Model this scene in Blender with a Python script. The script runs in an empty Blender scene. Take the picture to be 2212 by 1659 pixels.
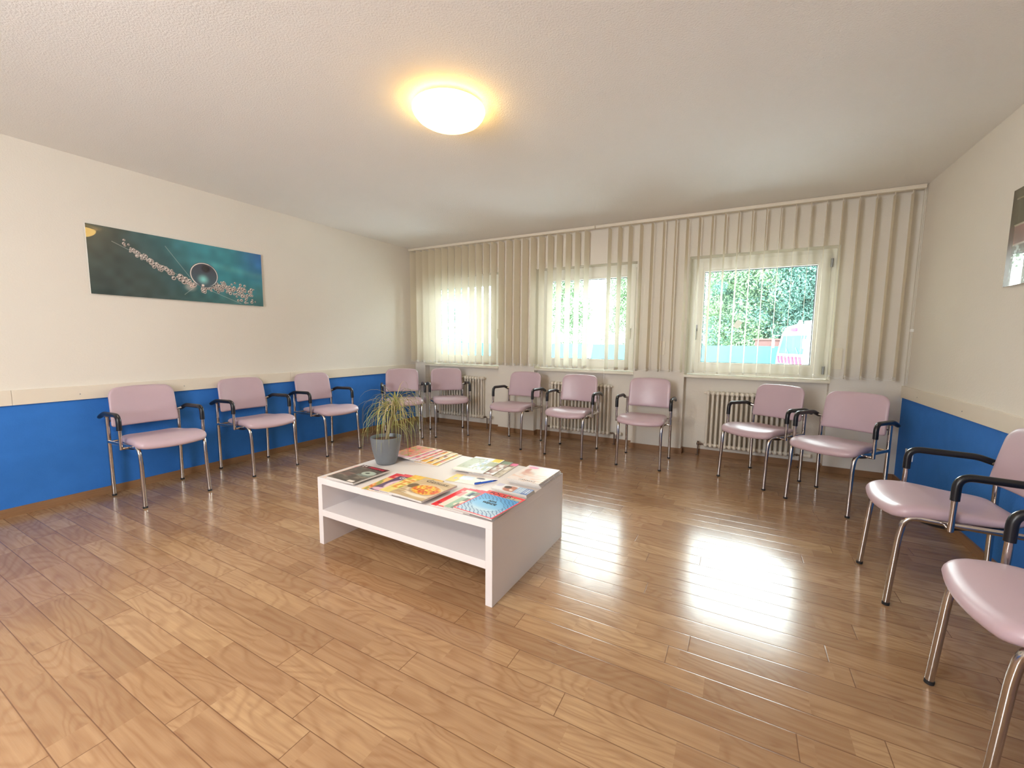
import bpy, bmesh, math, random
import numpy as np
from mathutils import Vector, Matrix

random.seed(7)
PI = math.pi
C = bpy.context.scene.collection
SC = bpy.context.scene

# ------------------------------------------------------------------ camera
IMG_W, IMG_H, F_PX = 2212, 1659, 903.46
YAW, PITCH, ROLL = -0.4961, 0.1029, 0.0089
CAM = Vector((4.4194, -4.992, 1.2551))
def cam_axes():
    cy, sy = math.cos(YAW), math.sin(YAW)
    f = Vector((sy*math.cos(PITCH), cy*math.cos(PITCH), -math.sin(PITCH)))
    r = Vector((cy, -sy, 0)); u = r.cross(f)
    c, s = math.cos(ROLL), math.sin(ROLL)
    return c*r+s*u, -s*r+c*u, f
cr, cu, cf = cam_axes()
cd = bpy.data.cameras.new('camera'); cam = bpy.data.objects.new('camera', cd); C.objects.link(cam)
cd.sensor_fit = 'HORIZONTAL'; cd.sensor_width = 36.0; cd.lens = F_PX/IMG_W*36.0
cd.clip_start = 0.02; cd.clip_end = 300
m = Matrix.Identity(4)
for i in range(3):
    m[i][0] = cr[i]; m[i][1] = cu[i]; m[i][2] = -cf[i]; m[i][3] = CAM[i]
cam.matrix_world = m
SC.camera = cam

# ------------------------------------------------------------------ world, sun, exposure
EXPOSURE = 0.66
SKY = 16.0
LAMP = 10.5
FILL_LAMP = 54.0  # strength of the fill lamp added behind the camera
w = bpy.data.worlds.new('overcast_sky'); SC.world = w; w.use_nodes = True
bg = w.node_tree.nodes['Background']
bg.inputs[0].default_value = (0.93, 0.965, 1.0, 1); bg.inputs[1].default_value = SKY
vs = SC.view_settings
vs.view_transform = 'Standard'; vs.look = 'None'; vs.gamma = 1; vs.use_curve_mapping = False; vs.exposure = EXPOSURE
SC.cycles.max_bounces = 10; SC.cycles.diffuse_bounces = 6; SC.cycles.glossy_bounces = 4
SC.cycles.transmission_bounces = 6; SC.cycles.transparent_max_bounces = 12
SC.cycles.caustics_reflective = False; SC.cycles.caustics_refractive = False
SC.cycles.sample_clamp_indirect = 6.0
SC.cycles.use_denoising = True

# ------------------------------------------------------------------ room numbers (metres)
W, H, YF = 5.74, 2.6, -6.7         # width, height, wall behind the camera
WIN = [(0.205, 1.50), (2.05, 3.337), (3.893, 5.20)]
WZ0, WZ1 = 0.90, 2.176
NICHE = 0.10
FILL_OPENING = [(2.2, 3.3)]         # unseen opening added behind the camera to let in fill daylight
# daylight portals just outside the panes and the added fill opening
for k_, (a, b) in enumerate(WIN+FILL_OPENING):
    pd = bpy.data.lights.new('window_portal', 'AREA'); pd.shape = 'RECTANGLE'
    pd.size = b-a; pd.size_y = WZ1-WZ0; pd.energy = 1; pd.cycles.is_portal = True
    po = bpy.data.objects.new('window_portal', pd); C.objects.link(po)
    fr_ = k_ >= len(WIN)
    po.location = ((a+b)/2, YF-.21 if fr_ else 0.37, (WZ0+WZ1)/2)
    po.rotation_euler = (PI/2 if fr_ else -PI/2, 0, 0)

# ------------------------------------------------------------------ helpers: materials
def srgb(r, g, b):
    def f(c):
        c /= 255.0
        return c/12.92 if c <= .04045 else ((c+.055)/1.055)**2.4
    return (f(r), f(g), f(b), 1)

class N:
    """small node-tree helper"""
    def __init__(s, name):
        s.m = bpy.data.materials.new(name); s.m.use_nodes = True
        s.t = s.m.node_tree; s.b = s.t.nodes['Principled BSDF']; s.out = s.t.nodes['Material Output']
    def n(s, typ, **kw):
        nd = s.t.nodes.new('ShaderNode'+typ)
        for k, v in kw.items(): setattr(nd, k, v)
        return nd
    def link(s, a, b): s.t.links.new(a, b)
    def put(s, sock, v):
        if isinstance(v, bpy.types.NodeSocket): s.link(v, sock)
        else: sock.default_value = v
    def math(s, op, a, b=0.0, c=0.0):
        nd = s.n('Math', operation=op); s.put(nd.inputs[0], a); s.put(nd.inputs[1], b)
        s.put(nd.inputs[2], c)
        return nd.outputs[0]
    def comb(s, x, y, z):
        nd = s.n('CombineXYZ'); s.put(nd.inputs[0], x); s.put(nd.inputs[1], y); s.put(nd.inputs[2], z); return nd.outputs[0]
    def obj(s):
        nd = s.n('TexCoord'); sp = s.n('SeparateXYZ'); s.link(nd.outputs['Object'], sp.inputs[0])
        return nd.outputs['Object'], sp.outputs[0], sp.outputs[1], sp.outputs[2]
    def noise(s, vec, scale, detail=3, rough=.5, dist=0):
        nd = s.n('TexNoise'); s.link(vec, nd.inputs['Vector']); nd.inputs['Scale'].default_value = scale
        nd.inputs['Detail'].default_value = detail; nd.inputs['Roughness'].default_value = rough
        nd.inputs['Distortion'].default_value = dist
        return nd.outputs['Fac']
    def white(s, vec):
        nd = s.n('TexWhiteNoise'); s.link(vec, nd.inputs['Vector']); return nd.outputs['Value']
    def mix(s, fac, a, b, blend='MIX'):
        nd = s.n('Mix', data_type='RGBA', blend_type=blend)
        s.put(nd.inputs[0], fac); s.put(nd.inputs[6], a); s.put(nd.inputs[7], b); return nd.outputs[2]
    def ramp(s, fac, stops):
        nd = s.n('ValToRGB'); s.link(fac, nd.inputs[0]); cr_ = nd.color_ramp
        while len(cr_.elements) < len(stops): cr_.elements.new(.5)
        for e, (p, c) in zip(cr_.elements, stops): e.position = p; e.color = c
        return nd.outputs[0]
    def bump(s, h, strength, dist=.01):
        nd = s.n('Bump'); s.link(h, nd.inputs['Height']); nd.inputs['Strength'].default_value = strength
        nd.inputs['Distance'].default_value = dist; s.link(nd.outputs[0], s.b.inputs['Normal']); return nd
    def base(s, c): s.put(s.b.inputs['Base Color'], c); return s
    def set(s, **kw):
        for k, v in kw.items(): s.put(s.b.inputs[k.replace('_', ' ')], v)
        return s

MATS = {}
def simple(name, col, rough=.5, metal=0., noise=0., nscale=40, bump=0., coat=0., spec=.5):
    if name in MATS: return MATS[name]
    M = N(name); M.set(Roughness=rough, Metallic=metal)
    M.b.inputs['Specular IOR Level'].default_value = spec
    if coat: M.b.inputs['Coat Weight'].default_value = coat
    if noise or bump:
        v, _, _, _ = M.obj(); f = M.noise(v, nscale, 3)
        dk = tuple(c*(1-noise) for c in col[:3])+(1,)
        M.base(M.mix(f, dk, col))
        if bump: M.bump(f, bump, .002)
    else: M.base(col)
    MATS[name] = M.m
    return M.m

def plaster(name, dado=False, rough_scale=95, bump=.5, col=(.80, .765, .70, 1), dist=.003):
    M = N(name); v, x, y, z = M.obj()
    f = M.noise(v, rough_scale, 2, .55); g = M.noise(v, 2.2, 3)
    c = M.mix(g, tuple(k*.965 for k in col[:3])+(1,), col)
    if dado:
        bl = M.mix(M.noise(v, 9, 3), (.030, .165, .56, 1), (.042, .21, .68, 1))
        below = M.math('LESS_THAN', z, .78)
        c = M.mix(below, c, bl)
    M.base(c); M.set(Roughness=.82); M.bump(f, bump, dist)
    M.b.inputs['Specular IOR Level'].default_value = .25
    return M.m

def wood_floor():
    M = N('laminate_planks'); v, x, y, z = M.obj()
    RW, LEN, BL = .1075, 1.28, .43
    yr = M.math('DIVIDE', M.math('ADD', y, .0275), RW)
    row = M.math('FLOOR', yr); fy = M.math('SUBTRACT', yr, row)
    ro = M.white(M.comb(row, 3.7, 1.1))
    u = M.math('ADD', M.math('DIVIDE', x, LEN), M.math('MULTIPLY', ro, 7.3))
    pid = M.math('FLOOR', u); fx = M.math('SUBTRACT', u, pid)
    prnd = M.white(M.comb(row, pid, 5.0))
    u2 = M.math('ADD', M.math('DIVIDE', x, BL), M.math('MULTIPLY', ro, 11.1))
    bid = M.math('FLOOR', u2); brnd = M.white(M.comb(row, bid, 9.0))
    off = M.math('MULTIPLY', M.math('ADD', prnd, brnd), 37.0)
    gx = M.math('ADD', x, off)
    swirl = M.noise(M.comb(M.math('MULTIPLY', gx, 1.5), M.math('MULTIPLY', y, 5.0), off), 1.0, 2, .4, .5)
    rings = M.math('MULTIPLY_ADD', M.math('SINE', M.math('MULTIPLY', swirl, 95.0)), .5, .5)
    fine = M.noise(M.comb(M.math('MULTIPLY', gx, 2.2), M.math('MULTIPLY', y, 55.0), off), 1.0, 5, .65)
    fine = M.math('MULTIPLY', M.math('SUBTRACT', fine, .30), 2.2)
    knots = M.noise(M.comb(M.math('MULTIPLY', gx, 7.0), M.math('MULTIPLY', y, 26.0), M.math('ADD', off, 5.0)), 1.0, 1)
    kn = M.math('MINIMUM', M.math('MAXIMUM', M.math('MULTIPLY', M.math('SUBTRACT', knots, .70), 8.0), 0.0), 1.0)
    tone = M.math('ADD', M.math('MULTIPLY', brnd, .55), M.math('MULTIPLY', prnd, .45))
    c = M.ramp(tone, [(0.0, (.335, .20, .105, 1)), (.5, (.425, .26, .138, 1)), (1.0, (.53, .345, .185, 1))])
    c = M.mix(M.math('MULTIPLY', M.math('POWER', rings, 2.5), .32), c, (.22, .098, .043, 1))
    c = M.mix(M.math('MULTIPLY', fine, .55), c, (.21, .095, .043, 1))
    c = M.mix(M.math('MULTIPLY', kn, .55), c, (.16, .065, .03, 1))
    ey = M.math('MINIMUM', fy, M.math('SUBTRACT', 1.0, fy)); ey = M.math('MULTIPLY', ey, RW)
    ex = M.math('MINIMUM', fx, M.math('SUBTRACT', 1.0, fx)); ex = M.math('MULTIPLY', ex, LEN)
    e = M.math('MINIMUM', ex, ey)
    gap = M.math('MINIMUM', M.math('MULTIPLY', e, 1/.0022), 1.0)      # 0 in the gap, 1 on the plank
    c = M.mix(gap, (.11, .045, .02, 1), c)
    M.base(c)
    rg = M.math('MULTIPLY_ADD', M.noise(v, 60, 3), .08, .15)
    M.put(M.b.inputs['Roughness'], rg)
    hh = M.math('ADD', M.math('MULTIPLY', M.math('MINIMUM', M.math('MULTIPLY', e, 1/.004), 1.0), .75), M.math('MULTIPLY', M.noise(v, 260, 2), .05))
    M.bump(hh, .35, .0012)
    M.b.inputs['Specular IOR Level'].default_value = .55
    return M.m

def strip_wood(name, a, b):
    M = N(name); v, x, y, z = M.obj()
    f = M.noise(M.comb(M.math('MULTIPLY', x, 3.), M.math('MULTIPLY', y, 3.), M.math('MULTIPLY', z, 60.)), 2.0, 4, .6)
    M.base(M.mix(f, a, b)); M.set(Roughness=.4); return M.m

def cover_mat():
    M = N('printed_paper'); a = M.n('Attribute', attribute_name='Col'); M.base(a.outputs['Color'])
    M.set(Roughness=.32); M.b.inputs['Specular IOR Level'].default_value = .4
    return M.m
def acrylic_mat():
    M = N('printed_acrylic'); a = M.n('Attribute', attribute_name='Col'); M.base(a.outputs['Color'])
    M.set(Roughness=.25); M.b.inputs['Coat Weight'].default_value = 1.0; M.b.inputs['Coat Roughness'].default_value = .015
    M.b.inputs['Coat IOR'].default_value = 1.5
    return M.m

def glass_mat():
    M = N('window_glass'); t = M.t; t.nodes.remove(M.b)
    tr = M.n('BsdfTransparent'); tr.inputs[0].default_value = (.93, .985, .965, 1)
    gl = M.n('BsdfGlossy'); gl.inputs['Roughness'].default_value = .01
    fr = M.n('Fresnel'); fr.inputs[0].default_value = 1.45
    mx = M.n('MixShader'); M.link(fr.outputs[0], mx.inputs[0]); M.link(tr.outputs[0], mx.inputs[1]); M.link(gl.outputs[0], mx.inputs[2])
    M.link(mx.outputs[0], M.out.inputs[0]); return M.m
def slat_mat():
    M = N('blind_fabric'); v, x, y, z = M.obj()
    f = M.noise(M.comb(M.math('MULTIPLY', x, 300.), M.math('MULTIPLY', y, 300.), M.math('MULTIPLY', z, 90.)), 1.0, 2)
    col = M.mix(f, (.82, .765, .65, 1), (.91, .86, .75, 1)); M.base(col); M.set(Roughness=.8)
    M.b.inputs['Specular IOR Level'].default_value = .2
    tr = M.n('BsdfTranslucent'); M.link(M.mix(f, (.80, .74, .60, 1), (.93, .88, .76, 1)), tr.inputs[0])
    mx = M.n('MixShader'); mx.inputs[0].default_value = .48
    M.link(M.b.outputs[0], mx.inputs[1]); M.link(tr.outputs[0], mx.inputs[2]); M.link(mx.outputs[0], M.out.inputs[0]); return M.m
def leaf_mat(name, a, b, trans=.35):
    M = N(name); g = M.n('ObjectInfo'); v, x, y, z = M.obj()
    f = M.noise(v, 1.3, 3); col = M.mix(f, a, b); M.base(col); M.set(Roughness=.6)
    tr = M.n('BsdfTranslucent'); M.link(col, tr.inputs[0])
    mx = M.n('MixShader'); mx.inputs[0].default_value = trans
    M.link(M.b.outputs[0], mx.inputs[1]); M.link(tr.outputs[0], mx.inputs[2]); M.link(mx.outputs[0], M.out.inputs[0]); return M.m
def emit(name, col, s):
    M = N(name); M.base(col); M.b.inputs['Emission Color'].default_value = col; M.b.inputs['Emission Strength'].default_value = s
    M.set(Roughness=.3); return M.m

M_WALL = plaster('cream_plaster'); M_DADO = plaster('cream_over_blue_paint', True)
M_CEIL = plaster('roughcast_ceiling', False, 110, .65, (.87, .86, .84, 1), .005)
M_FLOOR = wood_floor()
M_SKIRT = strip_wood('skirting_wood', (.20, .105, .052, 1), (.36, .20, .10, 1))
M_TRIM = simple('cream_gloss_paint', (.80, .735, .63, 1), .45, noise=.03, nscale=5)
M_PVC = simple('white_window_plastic', (.86, .85, .78, 1), .35, noise=.03, nscale=6)
M_GASKET = simple('dark_gasket', (.04, .045, .05, 1), .6)
M_GREYM = simple('grey_fitting', (.33, .34, .36, 1), .4, .5)
M_SILL = simple('cream_stone_sill', (.82, .78, .66, 1), .25, noise=.12, nscale=9)
M_GLASS = glass_mat(); M_SLAT = slat_mat()
M_CREAMP = simple('cream_plastic', (.82, .77, .66, 1), .45, noise=.04, nscale=20)
M_WHITEP = simple('white_plastic', (.9, .9, .88, 1), .4)
M_VINYL = simple('dusty_pink_vinyl', (.575, .435, .50, 1), .33, noise=.09, nscale=7, bump=.03, spec=.5)
M_CHROME = simple('brushed_chrome', (.62, .58, .56, 1), .16, 1.0, noise=.12, nscale=90)
M_BLACK = simple('black_soft_plastic', (.008, .009, .014, 1), .33, noise=.2, nscale=60)
M_BLACKR = simple('black_rubber', (.015, .015, .016, 1), .7)
M_RAD = simple('radiator_enamel', (.80, .75, .66, 1), .3, noise=.04, nscale=12)
M_BRASS = simple('aged_pipe_metal', (.20, .14, .11, 1), .45, .6, noise=.3, nscale=50)
M_TABLE = simple('white_furniture_laminate', (.76, .715, .71, 1), .33, noise=.02, nscale=4)
M_PAPER = simple('magazine_page_edges', (.72, .68, .64, 1), .7, noise=.25, nscale=220)
M_COVER = cover_mat(); M_ART = acrylic_mat()
M_POT = simple('grey_glazed_pot', (.165, .18, .195, 1), .42, noise=.12, nscale=70, bump=.05)
M_SOIL = simple('potting_soil', (.16, .075, .05, 1), .95, noise=.5, nscale=130, bump=.6)
M_STEM = simple('plant_stem', (.30, .24, .13, 1), .8, noise=.35, nscale=60)
M_PEN = simple('blue_pen_plastic', (.02, .10, .52, 1), .25)
M_PEND = simple('dark_blue_pen_plastic', (.01, .03, .22, 1), .25)

# ------------------------------------------------------------------ helpers: geometry
def box(bm, x0, x1, y0, y1, z0, z1, mat=None, bev=0.):
    vs_ = [bm.verts.new((x, y, z)) for z in (z0, z1) for y in (y0, y1) for x in (x0, x1)]
    q = [(0, 2, 3, 1), (4, 5, 7, 6), (0, 1, 5, 4), (2, 6, 7, 3), (0, 4, 6, 2), (1, 3, 7, 5)]
    fs = [bm.faces.new([vs_[i] for i in f]) for f in q]
    if bev:
        es = list({e for f in fs for e in f.edges})
        bmesh.ops.bevel(bm, geom=es, offset=bev, segments=2, affect='EDGES', profile=.7)
    return vs_
def round_path(pts, r, seg=6):
    """polyline with corner radii; r: number or list per inner point"""
    P = [Vector(p) for p in pts]; out = [P[0]]
    for i in range(1, len(P)-1):
        ri = r[i-1] if isinstance(r, (list, tuple)) else r
        a, b, c = P[i-1], P[i], P[i+1]
        d1 = (a-b); d2 = (c-b); l = min(ri, d1.length*.49, d2.length*.49)
        if l < 1e-5: out.append(b); continue
        p1 = b+d1.normalized()*l; p2 = b+d2.normalized()*l
        for k in range(seg+1):
            t = k/seg; out.append(p1*(1-t)**2+b*2*t*(1-t)+p2*t*t)
    out.append(P[-1]); return out
def tube(bm, pts, r, seg=12, cap=True, scale2=1.0):
    """sweep a circle along a path, r number or list"""
    P = [Vector(p) for p in pts]; n = len(P); rings = []
    t0 = (P[1]-P[0]).normalized()
    up = Vector((0, 0, 1)) if abs(t0.z) < .9 else Vector((1, 0, 0))
    a = t0.cross(up).normalized()
    for i in range(n):
        if i == 0: t = (P[1]-P[0])
        elif i == n-1: t = (P[-1]-P[-2])
        else: t = (P[i]-P[i-1]).normalized()+(P[i+1]-P[i]).normalized()
        t.normalize(); a = (a-t*a.dot(t)); a.normalize(); b = t.cross(a)
        rr = r[i] if isinstance(r, (list, tuple)) else r
        rings.append([bm.verts.new(P[i]+(a*math.cos(k*2*PI/seg)+b*math.sin(k*2*PI/seg)*scale2)*rr) for k in range(seg)])
    for i in range(n-1):
        for k in range(seg):
            bm.faces.new((rings[i][k], rings[i][(k+1) % seg], rings[i+1][(k+1) % seg], rings[i+1][k]))
    if cap:
        bm.faces.new(rings[0][::-1]); bm.faces.new(rings[-1])
def lathe(bm, prof, seg=40, c=(0, 0, 0), cap=False):
    rings = []
    for (r, z) in prof:
        if r < 1e-6: rings.append([bm.verts.new((c[0], c[1], c[2]+z))])
        else: rings.append([bm.verts.new((c[0]+r*math.cos(k*2*PI/seg), c[1]+r*math.sin(k*2*PI/seg), c[2]+z)) for k in range(seg)])
    for i in range(len(rings)-1):
        A, B = rings[i], rings[i+1]
        for k in range(seg):
            k2 = (k+1) % seg
            if len(A) == 1 and len(B) == 1: continue
            if len(A) == 1: bm.faces.new((A[0], B[k], B[k2]))
            elif len(B) == 1: bm.faces.new((A[k], A[k2], B[0]))
            else: bm.faces.new((A[k], A[k2], B[k2], B[k]))
def mesh_obj(name, bm, mat, parent=None, smooth=True, loc=(0, 0, 0), rotz=0., angle=40):
    bmesh.ops.recalc_face_normals(bm, faces=bm.faces[:])
    me = bpy.data.meshes.new(name); bm.to_mesh(me); bm.free()
    if mat: me.materials.append(mat)
    if smooth:
        for p in me.polygons: p.use_smooth = True
        try: me.set_sharp_from_angle(angle=math.radians(angle))
        except Exception: pass
    o = bpy.data.objects.new(name, me); C.objects.link(o)
    o.location = loc; o.rotation_euler = (0, 0, rotz)
    if parent: o.parent = parent
    return o
def make(name, fn, mat, parent=None, **kw):
    bm = bmesh.new(); fn(bm); return mesh_obj(name, bm, mat, parent, **kw)
def tag(o, label=None, cat=None, group=None, kind=None):
    if label: o['label'] = label
    if cat: o['category'] = cat
    if group: o['group'] = group
    if kind: o['kind'] = kind
    return o
def thing(name, label, cat, loc=(0, 0, 0), rotz=0., group=None):
    o = bpy.data.objects.new(name, None); C.objects.link(o); o.empty_display_size = .1
    o.location = loc; o.rotation_euler = (0, 0, rotz)
    return tag(o, label, cat, group)
def struct(name, fn, mat, parent=None, **kw):
    o = make(name, fn, mat, parent, **kw)
    if parent is None: o['kind'] = 'structure'
    return o
def copy_tree(o, parent=None):
    c = o.copy(); C.objects.link(c); c.parent = parent
    for ch in KIDS.get(o.name, []): copy_tree(ch, c)
    return c
KIDS = {}
def index_kids(root):
    allo = list(C.objects)
    for o in allo:
        if o.parent: KIDS.setdefault(o.parent.name, [])
    KIDS.clear()
    for o in allo:
        if o.parent: KIDS.setdefault(o.parent.name, []).append(o)

# ------------------------------------------------------------------ room shell
struct('floor', lambda b: box(b, -.2, W+.2, YF-.2, .36, -.15, 0), M_FLOOR, smooth=False)
struct('ceiling', lambda b: box(b, -.2, W+.2, YF-.2, .36, H, H+.25), M_CEIL, smooth=False)
struct('wall_left', lambda b: box(b, -.2, 0, YF, .36, 0, H), M_DADO, smooth=False)
struct('wall_right', lambda b: box(b, W, W+.2, YF, .36, 0, H), M_DADO, smooth=False)
def wall_front(b):
    xs = [-.2]+[v for a in FILL_OPENING for v in a]+[W+.2]
    for i in range(0, len(xs), 2): box(b, xs[i], xs[i+1], YF-.2, YF, 0, H)
    for (a, c) in FILL_OPENING: box(b, a, c, YF-.2, YF, WZ1, H); box(b, a, c, YF-.2, YF, 0, WZ0)
struct('wall_front', wall_front, M_WALL, smooth=False)
def wall_back(b):
    xs = [0]+[v for a in WIN for v in a]+[W]
    for i in range(0, len(xs), 2): box(b, xs[i], xs[i+1], 0, .36, 0, H)
    for (a, c) in WIN:
        box(b, a, c, 0, .36, WZ1, H)
        box(b, a, c, NICHE, .36, 0, .872)
struct('wall_back', wall_back, M_WALL, smooth=False)

BH, BT = .06, .014
struct('baseboard_left', lambda b: box(b, 0, BT, YF, 0, 0, BH), M_SKIRT, smooth=False)
struct('baseboard_right', lambda b: box(b, W-BT, W, YF, 0, 0, BH), M_SKIRT, smooth=False)
def bb_back(b):
    xs = [0]+[v for a in WIN for v in a]+[W]
    for i in range(0, len(xs), 2):
        x0, x1 = xs[i], xs[i+1]
        box(b, x0 if i == 0 else x0-BT, x1+BT if i < 6 else x1, -BT, 0, 0, BH)
        if i > 0: box(b, x0-BT, x0, 0, NICHE-BT, 0, BH)
        if i < 6: box(b, x1, x1+BT, 0, NICHE-BT, 0, BH)
    for (a, c) in WIN: box(b, a, c, NICHE-BT, NICHE, 0, BH)
struct('baseboard_back', bb_back, M_SKIRT, smooth=False)

# dado boards with joints and screw heads
def dado(name, x0, x1, joints, side):
    o = struct(name, lambda b: [box(b, x0, x1, ya+.0006, yb-.0006, .779, .883, bev=.002) for ya, yb in zip(joints[:-1], joints[1:])], M_TRIM, smooth=False)
    xs_ = x1+.0005 if side > 0 else x0-.0005
    bm = bmesh.new()
    for ya, yb in zip(joints[:-1], joints[1:]):
        n_ = max(2, int((yb-ya)/.6))
        for k in range(n_):
            yy = ya+(k+.5)*(yb-ya)/n_
            tube(bm, [(xs_-.003*side, yy, .822), (xs_+.001*side, yy, .822)], .004, 8)
    mesh_obj('screw_heads', bm, M_GREYM, o)
dado('trim_1', 0, .018, [YF, -4.12, -2.07, -.02], 1)
dado('trim_2', W-.018, W, [YF, -4.5, -2.4, -.02], -1)

# ------------------------------------------------------------------ windows
def window(i, a, c, handle_side, hinge_side):
    root = bpy.data.objects.new('window_%d' % i, None); C.objects.link(root); root['kind'] = 'structure'
    root.location = ((a+c)/2, .17, WZ0); w2 = (c-a)/2; hh = WZ1-WZ0
    fo, sa = .055, .085
    def frame(b):
        for (x0, x1, z0, z1) in ((-w2, -w2+fo, 0, hh), (w2-fo, w2, 0, hh), (-w2+fo, w2-fo, 0, .045), (-w2+fo, w2-fo, hh-fo, hh)):
            box(b, x0, x1, 0, .08, z0, z1, bev=.003)
    make('window_frame', frame, M_PVC, root)
    x0, x1, z0, z1 = -w2+fo-.012, w2-fo+.012, .033, hh-fo+.012
    def sash(b):
        for (p, q, r, s) in ((x0, x0+sa, z0, z1), (x1-sa, x1, z0, z1), (x0+sa, x1-sa, z0, z0+sa), (x0+sa, x1-sa, z1-sa, z1)):
            box(b, p, q, -.018, .06, r, s, bev=.004)
    make('sash', sash, M_PVC, root)
    g0, g1, h0, h1 = x0+sa, x1-sa, z0+sa, z1-sa
    def bead(b):
        t = .017
        for (p, q, r, s) in ((g0, g0+t, h0, h1), (g1-t, g1, h0, h1), (g0+t, g1-t, h0, h0+t), (g0+t, g1-t, h1-t, h1)):
            box(b, p, q, -.008, .045, r, s)
    make('glazing_bead', bead, M_PVC, root, smooth=False)
    def gask(b):
        t = .005; k = .017
        for (p, q, r, s) in ((g0+k, g0+k+t, h0+k, h1-k), (g1-k-t, g1-k, h0+k, h1-k), (g0+k+t, g1-k-t, h0+k, h0+k+t), (g0+k+t, g1-k-t, h1-k-t, h1-k)):
            box(b, p, q, .036, .05, r, s)
    make('gasket', gask, M_GASKET, root, smooth=False)
    make('glass', lambda b: box(b, g0+.01, g1-.01, .046, .0475, h0+.01, h1-.01), M_GLASS, root, smooth=False)
    hx = (x0+sa*.5) if handle_side < 0 else (x1-sa*.5); hz = hh*.40
    def handle(b):
        box(b, hx-.014, hx+.014, -.028, -.018, hz-.03, hz+.04, bev=.003)
        tube(b, round_path([(hx, -.022, hz), (hx, -.062, hz), (hx, -.062, hz-.125)], .016), .0085, 10)
    make('window_handle', handle, M_PVC if handle_side > 0 else M_GREYM, root)
    if hinge_side:
        ex = x1+.004 if hinge_side > 0 else x0-.004
        for zz in (z0+.05, z1-.10):
            make('hinge', lambda b: (tube(b, [(ex, -.028, zz-.035), (ex, -.028, zz+.045)], .011, 10)), M_GREYM, root)
    # sill
    make('window_sill', lambda b: box(b, -w2-.004, w2+.004, -.185, .0, -.028, 0, bev=.003), M_SILL, root, smooth=False)
    return root
window(1, *WIN[0], 1, 0)
window(2, *WIN[1], 1, 0)
w3 = window(3, *WIN[2], -1, 1)
make('reflection_plate', lambda b: (box(b, -.03, .03, 0, .0015, -.042, .042)), M_WHITEP, w3, smooth=False)  # solid white plate standing in for a reflection in the pane
st = [o for o in C.objects if o.name == 'reflection_plate'][0]; st.location = (4.385-(WIN[2][0]+WIN[2][1])/2, .0440, .555); st.rotation_euler = (0, math.radians(32), 0)

# roller-shutter strap winders on the piers
for (x, z, h_, lab) in ((3.642, 1.187, .15, 'small cream strap winder plate on the pier between the middle and right windows'),
                        (5.243, 1.112, .20, 'tall cream strap winder plate on the wall right of the right window')):
    t = thing('strap_winder', lab, 'shutter winder', (x, 0, z), 0, 'shutter strap winders on the window wall')
    make('cover_plate', lambda b: box(b, -.036, .036, -.012, 0, -h_/2, h_/2, bev=.004), M_CREAMP, t)
    make('strap', lambda b: box(b, -.010, .010, -.014, -.0115, h_*.1, h_/2+.004), M_TRIM, t, smooth=False)

sk = thing('wall_socket', 'small white wall socket plate on the blue right wall behind an armrest', 'socket', (W, -.33, .32))
make('cover_plate', lambda b: box(b, -.010, 0, -.08, .08, -.04, .04, bev=.003), M_WHITEP, sk)
for yy in (-.038, .038): make('socket_insert', lambda b: tube(b, [(-.0085, yy, 0), (-.0115, yy, 0)], .026, 24), M_CREAMP, sk)

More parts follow.
